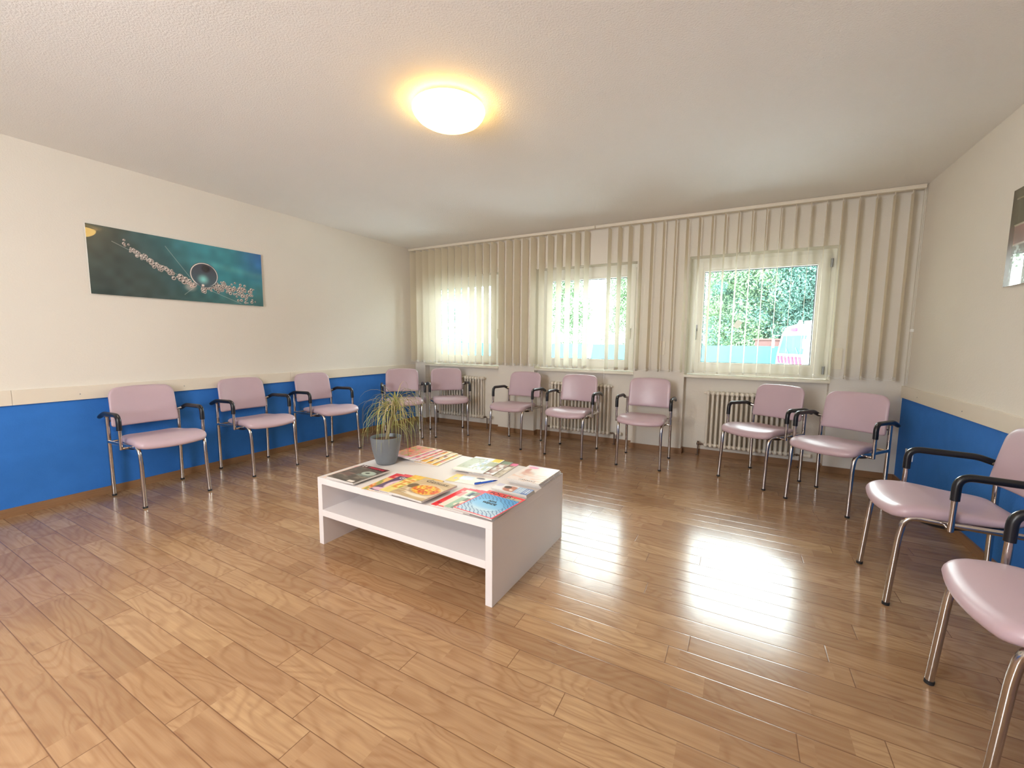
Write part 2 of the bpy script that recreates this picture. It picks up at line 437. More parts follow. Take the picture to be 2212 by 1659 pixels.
# ------------------------------------------------------------------ vertical blinds
SW = .127
def blind(label, xs, phis, x0, x1, cordx):
    root = thing('vertical_blind', label, 'blind', ((x0+x1)/2, -.10, H), 0, 'vertical blinds across the window wall')
    ox = (x0+x1)/2
    def rail(b):
        box(b, x0-ox, x1-ox, -.022, .022, -.034, -.004, bev=.003)
        box(b, x0-ox, x1-ox, -.026, -.022, -.010, -.004)
        box(b, x0-ox, x1-ox, -.013, .013, -.004, 0)
    make('head_rail', rail, M_CREAMP, root)
    top, bot = -.052, .927-H
    first = None
    bm = bmesh.new(); n = 6; rows = 10
    grid = []
    for j in range(rows+1):
        z = top+(bot-top)*j/rows
        grid.append([bm.verts.new((.0035*math.sin(PI*k/n)*(1-.3*j/rows), -SW/2+SW*k/n, z)) for k in range(n+1)])
    for j in range(rows):
        for k in range(n): bm.faces.new((grid[j][k], grid[j][k+1], grid[j+1][k+1], grid[j+1][k]))
    slat_me = None
    def weight(b): box(b, -.0022, .0022, -SW/2+.001, SW/2-.001, bot+.001, bot+.034, bev=.0008)
    def hanger(b):
        box(b, -.002, .002, -.012, .012, top-.012, top+.006)
        tube(b, [(0, 0, top+.004), (0, 0, -.034)], .003, 8)
    for i, (x, ph) in enumerate(zip(xs, phis)):
        if i == 0:
            s = mesh_obj('slat', bm, M_SLAT, root); wt = make('slat_weight', weight, M_SLATW, s); hg = make('hanger', hanger, M_CREAMP, s)
            first = (s, wt, hg)
        else:
            s = first[0].copy(); C.objects.link(s); s.parent = root
            for q in first[1:]:
                k = q.copy(); C.objects.link(k); k.parent = s
        s.location = (x-ox, 0, 0)
        # local +y is the window-side edge; phi turns that edge towards +x
        s.rotation_euler = (0, 0, -math.radians(ph)+random.uniform(-.006, .006))
    # bead chains linking the weights, front and back edges
    for sgn in (-1, 1):
        bm2 = bmesh.new(); prev = None
        for i in range(len(xs)-1):
            pa, pb = math.radians(phis[i]), math.radians(phis[i+1])
            A = Vector((xs[i]-ox+sgn*SW/2*math.sin(pa), sgn*SW/2*math.cos(pa), bot+.028))
            B = Vector((xs[i+1]-ox+sgn*SW/2*math.sin(pb), sgn*SW/2*math.cos(pb), bot+.028))
            for t in range(0 if i == 0 else 1, 9):
                q = A.lerp(B, t/8)-Vector((0, 0, .021*4*(t/8)*(1-t/8))); prev = (prev or [])+[q]
        tube(bm2, prev, .0013, 5)
        mesh_obj('bead_chain', bm2, M_WHITEP, root)
    for (cx, cy, zl, zh) in cordx:
        def cord(b):
            tube(b, [(cx-ox, cy+.10, -.03), (cx-ox+.004, cy+.10, zl-H)], .0016, 6)
            if zh: tube(b, [(cx-ox+.010, cy+.10, -.03), (cx-ox+.012, cy+.10, zl-H)], .0016, 6)
        make('pull_cord', cord, M_WHITEP, root)
        if zh:
            make('cord_holder', lambda b: (box(b, cx-ox-.006, W-ox, cy+.10-.010, cy+.10+.010, zh-H-.012, zh-H+.012, bev=.003)), M_WHITEP, root)
    return root
M_SLATW = simple('blind_weight_pocket', (.84, .81, .73, 1), .7, noise=.04, nscale=80)
xl = [.079+.1168*i for i in range(24)]; phl = [5 if i < 14 else (8 if i < 16 else 10) for i in range(24)]
blind('left vertical blind with cream fabric slats over the left and middle windows', xl, phl, .01, 2.86, [(3.0, -.06, .80, None)][:0])
xr = [3.037+.1186*i for i in range(23)]; phr = [3.5, 7.5, 8, 5.4, 3.5, 2, 0, 6.5, 6, 5.3]+[5.3]*13
blind('right vertical blind with cream fabric slats over the right window up to the right wall', xr, phr, 2.865, 5.725, [(3.012, -.10, .76, None), (5.722, -.105, .905, 1.375)])

# ------------------------------------------------------------------ radiators
def radiator(x0, n, z0, z1, label, valve_left=True):
    P = .0465
    t = thing('column_radiator', label, 'radiator', (x0, .035, 0), 0, 'cream column radiators under the windows')
    def sec(b):
        xm = P/2
        for yy in (-.028, .028):
            tube(b, [(xm, yy, z0+.03), (xm, yy, z1-.03)], .0128, 10)
        for zz in (z0+.03, z1-.03):                      # rounded headers
            lathe_y(b, xm, zz)
    def lathe_y(b, xm, zz):
        prof = [(-.048, .006), (-.046, .014), (-.038, .021), (-.02, .025), (0, .026), (.02, .025), (.038, .021), (.046, .014), (.048, .006)]
        rings = []
        for (yy, r) in prof:
            rings.append([b.verts.new((xm+r*.80*math.cos(k*2*PI/12), yy, zz+r*1.05*math.sin(k*2*PI/12))) for k in range(12)])
        for i in range(len(rings)-1):
            for k in range(12): b.faces.new((rings[i][k], rings[i][(k+1) % 12], rings[i+1][(k+1) % 12], rings[i+1][k]))
        b.faces.new(rings[0]); b.faces.new(rings[-1])
        tube(b, [(xm-P/2, 0, zz), (xm+P/2, 0, zz)], .014, 10)
    first = make('section', sec, M_RAD, t)
    for i in range(1, n):
        c = first.copy(); C.objects.link(c); c.parent = t; c.location = (i*P, 0, 0)
    L = n*P
    def plug(b):
        tube(b, [(0, 0, z1-.03), (-.022, 0, z1-.03)], .012, 8)
        tube(b, [(L, 0, z1-.03), (L+.014, 0, z1-.03)], .012, 8)
    make('end_plug', plug, M_RAD, t)
    for (xx, s) in ((0, -1), (L, 1)):
        def pipe(b):
            tube(b, round_path([(xx, 0, z0+.03), (xx+s*.055, 0, z0+.03), (xx+s*.055, 0, 0.0)], .014), .0075, 10)
            tube(b, [(xx+s*.02, 0, z0+.03), (xx+s*.036, 0, z0+.03)], .013, 6)
            lathe(b, [(.0, .0), (.018, .0), (.018, .006), (.009, .010)], 14, (xx+s*.055, 0, 0))
        make('pipe', pipe, M_BRASS, t)
    vx = L+.055 if not valve_left else -.055
    def valve(b):
        lathe(b, [(.0, -.012), (.014, -.012), (.016, .0), (.014, .012), (.010, .016), (.010, .03), (.0, .03)], 14, (vx, 0, z0+.03))
    make('lockshield', valve, M_BRASS, t)
    if valve_left is not None:
        hx = L+.07
        make('valve_knob', lambda b: tube(b, [(hx, 0, z0+.03), (hx+.07, 0, z0+.03)], [.020, .024][0], 14), M_RAD, t)
    def brk(b):
        for xx in (P*2.5, L-P*2.5): 
            for zz in (z0+.10, z1-.10): box(b, xx-.008, xx+.008, .03, NICHE-.035, zz-.01, zz+.01)
    make('wall_bracket', brk, M_RAD, t, smooth=False)
    return t
radiator(.450, 17, .135, .748, 'cream column radiator under the left window, near the room corner')
radiator(2.282, 17, .108, .742, 'cream column radiator under the middle window, partly hidden by a chair')
radiator(4.125, 18, .10, .735, 'cream column radiator under the right window, leftmost part uncovered')

# ------------------------------------------------------------------ pictures
def grid_panel(name, w_, h_, nx, ny, img, mat, parent, z=.0, curve=None):
    """a printed face: nx*ny quads in local x (0..w) / y (0..h), colour attribute from img(u, v) arrays"""
    xs_ = np.linspace(0, w_, nx+1); ys_ = np.linspace(0, h_, ny+1)
    X, Y = np.meshgrid(xs_, ys_); Z = np.full_like(X, z)
    if curve is not None: Z = Z+curve(X/w_, Y/h_)
    co = np.stack([X, Y, Z], -1).reshape(-1, 3)
    idx = np.arange((nx+1)*(ny+1)).reshape(ny+1, nx+1)
    f = np.stack([idx[:-1, :-1], idx[:-1, 1:], idx[1:, 1:], idx[1:, :-1]], -1).reshape(-1, 4)
    me = bpy.data.meshes.new(name); me.from_pydata(co.tolist(), [], f.tolist())
    col = img((X/w_).ravel(), (Y/h_).ravel())
    col = np.clip(col, 0, 1); lin = np.where(col <= .04045, col/12.92, ((col+.055)/1.055)**2.4)
    at = me.color_attributes.new('Col', 'FLOAT_COLOR', 'POINT')
    at.data.foreach_set('color', np.concatenate([lin, np.ones((len(lin), 1))], 1).astype('f').ravel())
    me.materials.append(mat); me.update()
    o = bpy.data.objects.new(name, me); C.objects.link(o); o.parent = parent
    return o
def rgb(*c): return np.array(c)/255.
def vn(x, y, s, seed=0):
    """smooth value noise"""
    rs = np.random.RandomState(seed); T = rs.rand(64, 64)
    x = x*s; y = y*s; xi = np.floor(x).astype(int); yi = np.floor(y).astype(int); fx = x-xi; fy = y-yi
    fx = fx*fx*(3-2*fx); fy = fy*fy*(3-2*fy)
    g = lambda a, b: T[a % 64, b % 64]
    return (g(xi, yi)*(1-fx)+g(xi+1, yi)*fx)*(1-fy)+(g(xi, yi+1)*(1-fx)+g(xi+1, yi+1)*fx)*fy
def over(c, m_, col): return c*(1-m_[:, None])+np.asarray(col)*m_[:, None]
def sm(a, b, x): t = np.clip((x-a)/(b-a), 0, 1); return t*t*(3-2*t)

def art_drops(u, v):
    x = u*2.52; y = v                                 # aspect
    c = over(np.tile(rgb(52, 66, 66), (len(u), 1)), sm(.15, .75, u+.25*(v-.5)), rgb(46, 118, 132))
    c = over(c, sm(.75, 1.05, u)*sm(.3, .9, v), rgb(40, 100, 165))
    c = over(c, sm(.45, 0, v)*sm(.2, .6, u)*.55, rgb(38, 74, 76))
    c = over(c, sm(.10, .0, np.abs(v-.63-.08*np.sin(u*4)))*sm(.4, .7, u)*.35, rgb(92, 160, 165))
    c = c*(.9+.2*vn(x, y, 9, 3))[:, None]
    # fine stems
    for (x0, y0, x1, y1) in ((.28, .80, 1.30, .33), (.95, .86, 1.28, .40), (1.35, .30, 2.1, .02), (1.18, .10, 1.38, .28)):
        d = np.array([x1-x0, y1-y0]); L = np.hypot(*d); t = ((x-x0)*d[0]+(y-y0)*d[1])/L**2
        dist = np.abs((x-x0)*d[1]-(y-y0)*d[0])/L
        c = over(c, ((t > 0) & (t < 1))*sm(.006, .001, dist)*.55, rgb(190, 195, 190))
    rs = np.random.RandomState(5)
    def drop(c, cx, cy, r, b):
        d = np.hypot(x-cx, y-cy)/r
        c = over(c, sm(1.15, .85, d)*.8, rgb(40, 46, 48)*b+.02)
        c = over(c, sm(.35, .1, np.abs(d-.72))*.75*(d < 1.05), rgb(205, 190, 185)*b)
        c = over(c, sm(.42, .12, np.hypot(x-cx+.3*r, y-cy-.35*r)/r), rgb(245, 238, 232))
        return c
    for k in range(250):
        t = rs.rand()
        if k < 105: cx = .42+t*.95; cy = .80-.55*t**.85+rs.normal()*.028; r = .014+.02*rs.rand()*(.5+t)
        else:
            cx = 1.45+t*.92; cy = .235+.05*np.sin(t*5)+rs.normal()*(.035+.05*t); r = .012+.022*rs.rand()
        c = drop(c, cx, cy, r, .9+.2*rs.rand())
    c = over(c, sm(.10, .03, np.hypot((x-1.28)*.8, (y-.24)))*.5, rgb(205, 180, 172))
    # the big drop
    cx, cy, r = 1.50, .47, .225
    dx, dy = (x-cx), (y-cy)*1.05; d = np.hypot(dx, dy)/r
    ins = sm(1.02, .97, d)
    body = over(np.tile(rgb(58, 62, 74), (len(u), 1)), sm(.0, .9, (-dy/r)*.5+.5)*.6, rgb(70, 98, 108))
    body = over(body, sm(.55, .0, np.hypot(dx+.02, dy+.08)/r), rgb(120, 190, 190))
    body = over(body, sm(.5, .1, np.hypot(dx-.03, dy-.12)/r*1.2), rgb(28, 26, 34))
    body = over(body, sm(.05, .01, np.abs(d-.93))*sm(-.2, .3, -dx/r+dy/r*.6), rgb(228, 214, 208))
    body = over(body, sm(.04, .01, np.abs(d-.93))*sm(.2, .8, dx/r), rgb(205, 205, 205))
    body = over(body, sm(.16, .05, np.hypot(dx+.03, dy+.19)/.9/r), rgb(225, 205, 198))
    return (c*(1-ins[:, None])+body*ins[:, None])*1.18
def art_right(u, v):
    c = np.tile(rgb(84, 88, 74), (len(u), 1))
    c = over(c, (v < .62)*1., rgb(150, 112, 112)); c = over(c, (v < .42)*1., rgb(120, 124, 126))
    n_ = vn(u*2.5, v, 34, 4); c = over(c, (v < .42)*sm(.62, .8, n_), rgb(200, 220, 225))
    c = over(c, sm(.012, .004, np.abs(v-.62)), rgb(190, 178, 165)); c = over(c, sm(.012, .004, np.abs(v-.42)), rgb(205, 195, 190))
    c = over(c, sm(.012, .004, np.abs(v-.90+.12*u)), rgb(170, 165, 145))
    c = over(c, (u < .035)*(v < .62)*1., rgb(92, 62, 72)); c = over(c, (u < .03)*(v >= .62)*1., rgb(50, 52, 46))
    n2 = vn(u*2.5, v, 6, 9); return c*(.8+.4*n2)[:, None]
def picture(name, label, wl, hl, loc, rot, art, nx, ny):
    t = thing(name, label, 'picture', loc, 0)
    t.rotation_euler = rot
    make('panel', lambda b: box(b, 0, wl, 0, hl, 0, .012), M_WHITEP, t, smooth=False)
    grid_panel('printed_face', wl, hl, nx, ny, art, M_ART, t, z=.0125)
    def spacer(b):
        for xx in (.1, wl-.12):
            for yy in (.06, hl-.08): box(b, xx, xx+.02, yy, yy+.02, -.012, 0)
    make('wall_spacer', spacer, M_GREYM, t, smooth=False)
    return t
# left wall: local x runs to +y (world), local y is up, local z into the room (+x)
picture('wall_picture', 'long teal picture of a water drop on a stem, on the left wall', 1.325, .525,
        (.0125, -3.665, 1.588), (PI/2, 0, PI/2), art_drops, 520, 206)
picture('wall_picture', 'dark green and pink picture cut by the frame, on the right wall', 1.325, .525,
        (W-.0125, -1.53, 1.583), (PI/2, 0, -PI/2), art_right, 260, 104)

# ------------------------------------------------------------------ ceiling lamp and added fill lamp
M_LGLASS = emit('lit_opal_glass', (1.0, .60, .15, 1), LAMP)
M_FILL_GLASS = emit('added_fill_glass', (1.0, .91, .80, 1), FILL_LAMP)
def ceiling_lamp(label, x, y, mat):
    t = thing('ceiling_lamp', label, 'lamp', (x, y, H), 0)
    R = .208
    prof = [(.0, -.117), (.04, -.1155), (.08, -.111), (.12, -.1025), (.155, -.090), (.183, -.073), (.200, -.053), (R, -.034), (.206, -.024), (.196, -.018)]
    make('glass_shade', lambda b: lathe(b, prof, 64), mat, t)
    make('ceiling_mount', lambda b: lathe(b, [(0, 0), (.125, 0), (.125, -.018), (.196, -.018), (.0, -.0175)], 48), M_WHITEP, t)
    return t
ceiling_lamp('round frosted ceiling lamp glowing warm yellow in the middle of the ceiling', 2.872, -2.925, M_LGLASS)
ceiling_lamp('added unseen fill lamp on the ceiling near the front wall', 2.872, -5.75, M_FILL_GLASS)  # unseen lamp added behind the camera to brighten the room

# ------------------------------------------------------------------ chairs
def cushion(b, outline, prof, zf, thick=1.0):
    """outline: list of (x, y); prof: list of (inset scale, height 0..1); zf(x, y, h) -> z"""
    n_ = len(outline); rings = []
    cx = sum(p[0] for p in outline)/n_; cy = sum(p[1] for p in outline)/n_
    for (s, h) in prof:
        if s == 0: rings.append([b.verts.new((cx, cy, zf(cx, cy, h)))]); continue
        rr = []
        for (x, y) in outline:
            X = cx+(x-cx)*s; Y = cy+(y-cy)*s; rr.append(b.verts.new((X, Y, zf(X, Y, h))))
        rings.append(rr)
    for i in range(len(rings)-1):
        A, B = rings[i], rings[i+1]
        for k in range(n_):
            k2 = (k+1) % n_
            if len(A) == 1: b.faces.new((A[0], B[k2], B[k]))
            elif len(B) == 1: b.faces.new((A[k], A[k2], B[0]))
            else: b.faces.new((A[k], A[k2], B[k2], B[k]))
def rrect(x0, x1, y0, y1, radii, seg=8):
    """rounded rectangle ccw from lower-left; radii (ll, lr, ur, ul); sides subdivided"""
    pts = []; cs = [(x0, y0, 1, 1, PI), (x1, y0, -1, 1, 1.5*PI), (x1, y1, -1, -1, 0), (x0, y1, 1, -1, .5*PI)]
    for (x, y, sx, sy, a0), r in zip(cs, radii):
        for k in range(seg+1):
            a = a0+k/seg*PI/2; pts.append((x+sx*r+r*math.cos(a), y+sy*r+r*math.sin(a)))
    out = []
    for i, p in enumerate(pts):
        q = pts[(i+1) % len(pts)]; out.append(p); L = math.hypot(q[0]-p[0], q[1]-p[1]); n_ = int(L/.04)
        for k in range(1, n_): out.append((p[0]+(q[0]-p[0])*k/n_, p[1]+(q[1]-p[1])*k/n_))
    return out
PROF = [(0, 0), (.3, 0), (.6, 0), (.82, .02), (.92, .07), (.965, .17), (.99, .32), (1, .5), (.99, .68), (.965, .83), (.92, .93), (.84, .98), (.6, 1), (.3, 1), (0, 1)]

def make_chair():
    t = thing('waiting_room_chair', '', 'chair')
    # seat: wide bowed front, narrower back; local +y is the front
    base = rrect(-.232, .232, -.205, .262, (.085, .085, .05, .05))
    ol = []
    for (x, y) in base:
        f = (y+.205)/.467
        xx = x*(.86+.14*min(1, f*1.7)); yy = y+(.034*(1-(x/.232)**2)*max(0, f) if f > .3 else 0)
        ol.append((xx, yy))
    def seat_z(x, y, h):
        f = (y+.205)/.467
        th = .040+.026*sm1(.1, .75, f)
        lip = -.020*max(0, (f-.72)/.28)**2
        dish = -.006*(1-min(1, (x/.2)**2))
        return .4475+lip+(0.008*(1-sm1(0, .35, f)))+h*(th+dish)
    def sm1(a, b_, v): q = min(1, max(0, (v-a)/(b_-a))); return q*q*(3-2*q)
    make('seat', lambda b: cushion(b, ol, PROF, seat_z), M_VINYL, t, angle=80)
    def pan(b):
        cushion(b, [(x*.86, .02+(y-.02)*.84) for (x, y) in ol], [(0, 0), (.9, 0), (1, .3), (1, 1), (0, 1)], lambda x, y, h: .436+h*.018)
    make('seat_pan', pan, M_BLACK, t, angle=50)
    # backrest: built flat in (x, z) then stood up, top edge bowed, curved round the back
    bo = rrect(-.222, .222, 0, .300, (.022, .022, .062, .062))
    bo = [(x*(1-.035*(z/.3)), z+.012*(1-(x/.222)**2)*(z/.3)) for (x, z) in bo]
    def back(b):
        vs0 = len(b.verts)
        cushion(b, bo, PROF, lambda x, z, h: h*.036)
        for v in b.verts:
            x, z, d = v.co; zz = .552+z
            yy = -.263-.040*(z/.3)+.030*(x/.222)**2-.012*(z/.3)**2
            v.co = (x, yy+(d-.012), zz)
    make('backrest', back, M_VINYL, t, angle=80)
    for s in (-1, 1):
        def rear(b):
            tube(b, [(s*.230, -.262, .006), (s*.234, -.262, .636)], .0138, 14)
        lg = make('leg', rear, M_CHROME, t)
        make('foot_cap', lambda b: tube(b, [(s*.230, -.262, 0), (s*.230, -.262, .014)], .0152, 14), M_BLACKR, lg)
        def front(b):
            pts = round_path([(s*.233, -.258, .438), (s*.226, .03, .444), (s*.212, .226, .452), (s*.208, .240, .34), (s*.212, .262, .006)], [.08, .055, .03])
            tube(b, pts, .0136, 14)
        lg = make('leg', front, M_CHROME, t)
        make('foot_cap', lambda b: tube(b, [(s*.212, .262, 0), (s*.212, .261, .014)], .0150, 14), M_BLACKR, lg)
        ax = s*.268
        apath = round_path([(ax, -.300, .633), (ax, -.245, .654), (ax, -.195, .672), (ax, .082, .682), (ax, .084, .60), (ax, .088, .430)], [.02, .03, .055, .03], 8)
        arm = make('armrest', lambda b: tube(b, apath, .0120, 12), M_CHROME, t)
        ppath = round_path([(ax, -.290, .637), (ax, -.245, .654), (ax, -.195, .672), (ax, .082, .682), (ax, .0845, .572)], [.02, .03, .055], 8)
        make('arm_pad', lambda b: tube(b, ppath, [.0150]+[.0168]*(len(ppath)-1), 14), M_BLACK, arm)
        def pegs(b):
            tube(b, [(s*.226, -.262, .640), (s*.270, -.245, .652)], .0085, 10)
            tube(b, [(s*.205, .088, .436), (s*.276, .088, .434)], .0092, 12)
        make('arm_peg', pegs, M_CHROME, arm)
        make('side_bracket', lambda b: tube(b, [(s*.212, -.02, .440), (s*.214, .07, .433), (s*.206, .13, .438), (s*.200, .195, .447)], [.009, .018, .018, .010], 10), M_BLACK, t)
    def bf(b):
        tube(b, round_path([(-.232, -.262, .60), (-.17, -.285, .60), (0, -.297, .60), (.17, -.285, .60), (.232, -.262, .60)], .05), .0085, 10)
        tube(b, round_path([(-.229, -.262, .438), (0, -.25, .436), (.229, -.262, .438)], .05), .008, 10)
    make('cross_tube', bf, M_CHROME, t)
    return t
CH = [  # rear-centre, front-centre, label
    ((.117, -3.43), (.62, -3.445), 'pink vinyl armchair under the water drop picture, nearest on the left wall'),
    ((.075, -2.63), (.595, -2.635), 'pink vinyl armchair on the left wall, second from the front'),
    ((.085, -1.845), (.605, -1.865), 'pink vinyl armchair on the left wall beside the dado board, third from the front'),
    ((.388, -.70), (.765, -1.06), 'pink vinyl armchair set diagonally in the far left corner, behind the potted plant'),
    ((.80, -.255), (1.175, -.63), 'pink vinyl armchair turned aslant before the left radiator'),
    ((2.04, -.245), (2.04, -.76), 'pink vinyl armchair against the pier between the left and middle windows'),
    ((2.775, -.27), (2.785, -.80), 'pink vinyl armchair straight in front of the middle radiator'),
    ((3.58, -.28), (3.585, -.80), 'pink vinyl armchair against the pier between the middle and right windows'),
    ((4.77, -.355), (4.49, -.79), 'pink vinyl armchair turned aslant before the right radiator'),
    ((5.272, -.710), (4.995, -1.15), 'pink vinyl armchair standing in the far right corner'),
    ((5.62, -2.212), (5.11, -2.232), 'pink vinyl armchair on the right wall, farther of the two cut by the photo edge'),
    ((5.63, -3.20), (5.11, -3.195), 'pink vinyl armchair at the lower right, only seat edge, arm and front legs showing'),
]
proto = make_chair(); index_kids(proto)
for i, (rc, fc, lab) in enumerate(CH):
    o = proto if i == 0 else copy_tree(proto)
    d = Vector(fc)-Vector(rc); mid = (Vector(rc)+Vector(fc))/2
    o.location = (mid.x, mid.y, 0); o.rotation_euler = (0, 0, math.atan2(d.y, d.x)-PI/2)
    tag(o, lab, 'chair', 'pink waiting room armchairs along the walls')

# ------------------------------------------------------------------ coffee table
TR = math.radians(-1.0); TC = (2.84, -2.968); TL, TD, TH = 1.257, .842, .42
tb = thing('coffee_table', 'low white rectangular coffee table with an open shelf, covered with magazines', 'table', (TC[0], TC[1], 0), TR)
T2 = .038
make('tabletop', lambda b: box(b, -TL/2, TL/2, -TD/2, TD/2, TH-T2, TH, bev=.0012), M_TABLE, tb, smooth=False)
for s in (-1, 1):
    make('side_panel', lambda b: box(b, min(s*TL/2, s*(TL/2-T2)), max(s*TL/2, s*(TL/2-T2)), -TD/2, TD/2, 0, TH-T2, bev=.0012), M_TABLE, tb, smooth=False)
make('shelf', lambda b: box(b, -TL/2+T2, TL/2-T2, -TD/2, TD/2, .182, .222, bev=.0012), M_TABLE, tb, smooth=False)

# ------------------------------------------------------------------ lettering
def text(body, size, parent, x, y, z, rot, mat, bold=0., sx=1., shear=0.):
    cu_ = bpy.data.curves.new('lettering', 'FONT'); cu_.body = body; cu_.size = size; cu_.offset = bold; cu_.shear = shear
    cu_.align_x = 'CENTER'; cu_.align_y = 'CENTER'; cu_.extrude = .00008; cu_.resolution_u = 3
    to = bpy.data.objects.new('tmp', cu_); C.objects.link(to)
    bpy.context.view_layer.update()
    me = bpy.data.meshes.new_from_object(to.evaluated_get(bpy.context.evaluated_depsgraph_get()))
    bpy.data.objects.remove(to); me.materials.clear(); me.materials.append(mat)
    o = bpy.data.objects.new('lettering', me); C.objects.link(o); o.parent = parent
    o.location = (x, y, z); o.rotation_euler = (0, 0, rot); o.scale = (sx, 1, 1)
    return o
INK = simple('black_ink', (.012, .012, .015, 1), .5); WINK = simple('white_ink', (.85, .83, .8, 1), .5); RINK = simple('red_ink', (.62, .03, .07, 1), .5)
BINK = simple('brown_ink', (.13, .07, .04, 1), .5); BRED = simple('dark_red_ink', (.25, .01, .03, 1), .5)

# ------------------------------------------------------------------ magazines
def magazine(name, label, cat, cx, cy, z, w_, h_, deg, th, art, group, curl=0., nx=44, ny=58, tilt=0.):
    """centre, bottom z, width, height, heading, thickness; local origin at the lower-left corner"""
    a = math.radians(deg)
    ox = cx-(w_/2*math.cos(a)-h_/2*math.sin(a)); oy = cy-(w_/2*math.sin(a)+h_/2*math.cos(a))
    t = thing(name, label, cat, (ox, oy, z), a, group)
    cf_ = (lambda u, v: curl*((u-.0)**2)*.5*(1-v*.6)+curl*.35*np.sin(u*5+v)*(1-v)) if curl else (lambda u, v: 0*u)
    def pages(b):
        n_ = 10; top = []; bot = []
        for j, yy in enumerate((0, h_*.5, h_)):
            top.append([]); bot.append([])
            for k in range(n_+1):
                u_ = k/n_; zc = float(cf_(np.float64(u_), np.float64(yy/h_)))
                top[-1].append(b.verts.new((w_*u_, yy, th-.0006+zc))); bot[-1].append(b.verts.new((w_*u_, yy, zc*.25)))
        for j in range(2):
            for k in range(n_):
                b.faces.new((top[j][k], top[j][k+1], top[j+1][k+1], top[j+1][k]))
                b.faces.new((bot[j][k+1], bot[j][k], bot[j+1][k], bot[j+1][k+1]))
        for k in range(n_):
            b.faces.new((bot[0][k], bot[0][k+1], top[0][k+1], top[0][k])); b.faces.new((top[2][k], top[2][k+1], bot[2][k+1], bot[2][k]))
        for j in range(2):
            b.faces.new((top[j][0], top[j+1][0], bot[j+1][0], bot[j][0])); b.faces.new((bot[j][n_], bot[j+1][n_], top[j+1][n_], top[j][n_]))
    make('pages', pages, M_PAPER, t, smooth=False)
    grid_panel('cover', w_, h_, nx, ny, art, M_COVER, t, z=th, curve=cf_)
    t['_'] = 0; del t['_']
    return t
def A_(n, c): return np.tile(np.asarray(c, float), (n, 1))
def band(c, m_, col, a=1.): return over(c, np.asarray(m_, float)*a, col)
def ell(u, v, cx, cy, rx, ry, e=.08): return sm(1+e, 1-e, np.hypot((u-cx)/rx, (v-cy)/ry))

def art_dark(u, v):
    c = A_(len(u), rgb(88, 80, 72)); n_ = vn(u, v*2.3, 9, 2)
    c = over(c, sm(.5, .8, vn(u*.8+v*.2, v*3, 8, 4))*.6, rgb(150, 140, 122)); c = over(c, sm(.45, .3, n_)*.5, rgb(58, 50, 48))
    c = band(c, v > .86, rgb(70, 10, 16), .75)
    c = over(c, ell(u, v, .74, .60, .22, .13), rgb(175, 190, 180)); c = over(c, ell(u, v, .70, .60, .07, .04), rgb(60, 70, 66))
    c = band(c, (u > .52) & (u < .98) & (v < .5) & (v > .40), rgb(120, 135, 130), .8)
    c = band(c, (u > .72) & (u < .93) & (v > .03) & (v < .12), rgb(235, 228, 222))
    for k in range(4): c = band(c, (u > .06+.02*k) & (u < .45) & (np.abs(v-.30-.05*k) < .010), rgb(170, 75, 72), .6)
    return c
def art_recipe(u, v):
    c = A_(len(u), rgb(235, 190, 130)); n_ = vn(u, v*1.4, 14, 3)
    c = over(c, sm(.45, .65, n_)*(v < .35), rgb(220, 105, 25)); c = over(c, sm(.5, .7, vn(u+3, v, 12, 5)), rgb(245, 210, 70))
    c = over(c, sm(.6, .75, vn(u, v+4, 10, 8))*.8, rgb(140, 150, 80)); c = band(c, v > .72, rgb(214, 60, 70))
    c = band(c, (v > .78) & (v < .86) & (u > .15) & (u < .8), rgb(245, 215, 205), .7); return c
def art_gaumen(u, v):
    c = A_(len(u), rgb(98, 80, 108)); c = band(c, v > .86, rgb(225, 85, 100))
    c = over(c, ell(u, v, .55, .42, .42, .34), rgb(232, 205, 212)); n_ = vn(u, v*1.4, 16, 7)
    c = over(c, ell(u, v, .58, .42, .32, .26)*sm(.3, .7, n_), rgb(205, 120, 135)); c = over(c, ell(u, v, .58, .42, .30, .25)*sm(.6, .8, n_), rgb(240, 190, 170))
    c = over(c, ell(u, v, .30, .10, .3, .08), rgb(225, 185, 205)); return c
def art_garden(u, v):
    c = A_(len(u), rgb(236, 218, 140)); n_ = vn(u, v*1.4, 13, 9)
    c = over(c, sm(.4, .7, n_), rgb(228, 150, 70)); c = over(c, sm(.55, .8, vn(u+2, v, 9, 1)), rgb(175, 180, 60))
    c = band(c, v > .80, rgb(240, 190, 60), .7); c = band(c, (v < .25), rgb(244, 226, 150), .8); return c
def art_genuss(u, v):
    c = A_(len(u), rgb(205, 180, 140)); c = c*(.93+.12*vn(u*.5, v*6, 8, 2))[:, None]
    c = over(c, ell(u, v, .60, .42, .46, .31), rgb(225, 205, 178)); c = over(c, ell(u, v, .60, .44, .40, .26)*.5, rgb(160, 130, 100))
    c = over(c, ell(u, v, .15, .52, .13, .12), rgb(120, 98, 72)); n_ = vn(u, v*1.3, 26, 6)
    f = ell(u, v, .60, .47, .36, .23, .12)
    c = over(c, f, rgb(238, 160, 40)); c = over(c, f*sm(.5, .75, n_), rgb(250, 212, 80)); c = over(c, f*sm(.42, .25, n_), rgb(190, 62, 18))
    c = over(c, f*sm(.6, .8, vn(u+5, v, 18, 3)), rgb(225, 90, 40)); c = over(c, ell(u, v, .62, .16, .42, .05)*.6, rgb(242, 236, 224))
    for k in range(4): c = band(c, (u > .06) & (u < .42-.03*k) & (np.abs(v-.26+.045*k) < .008), rgb(120, 95, 70), .6)
    return c
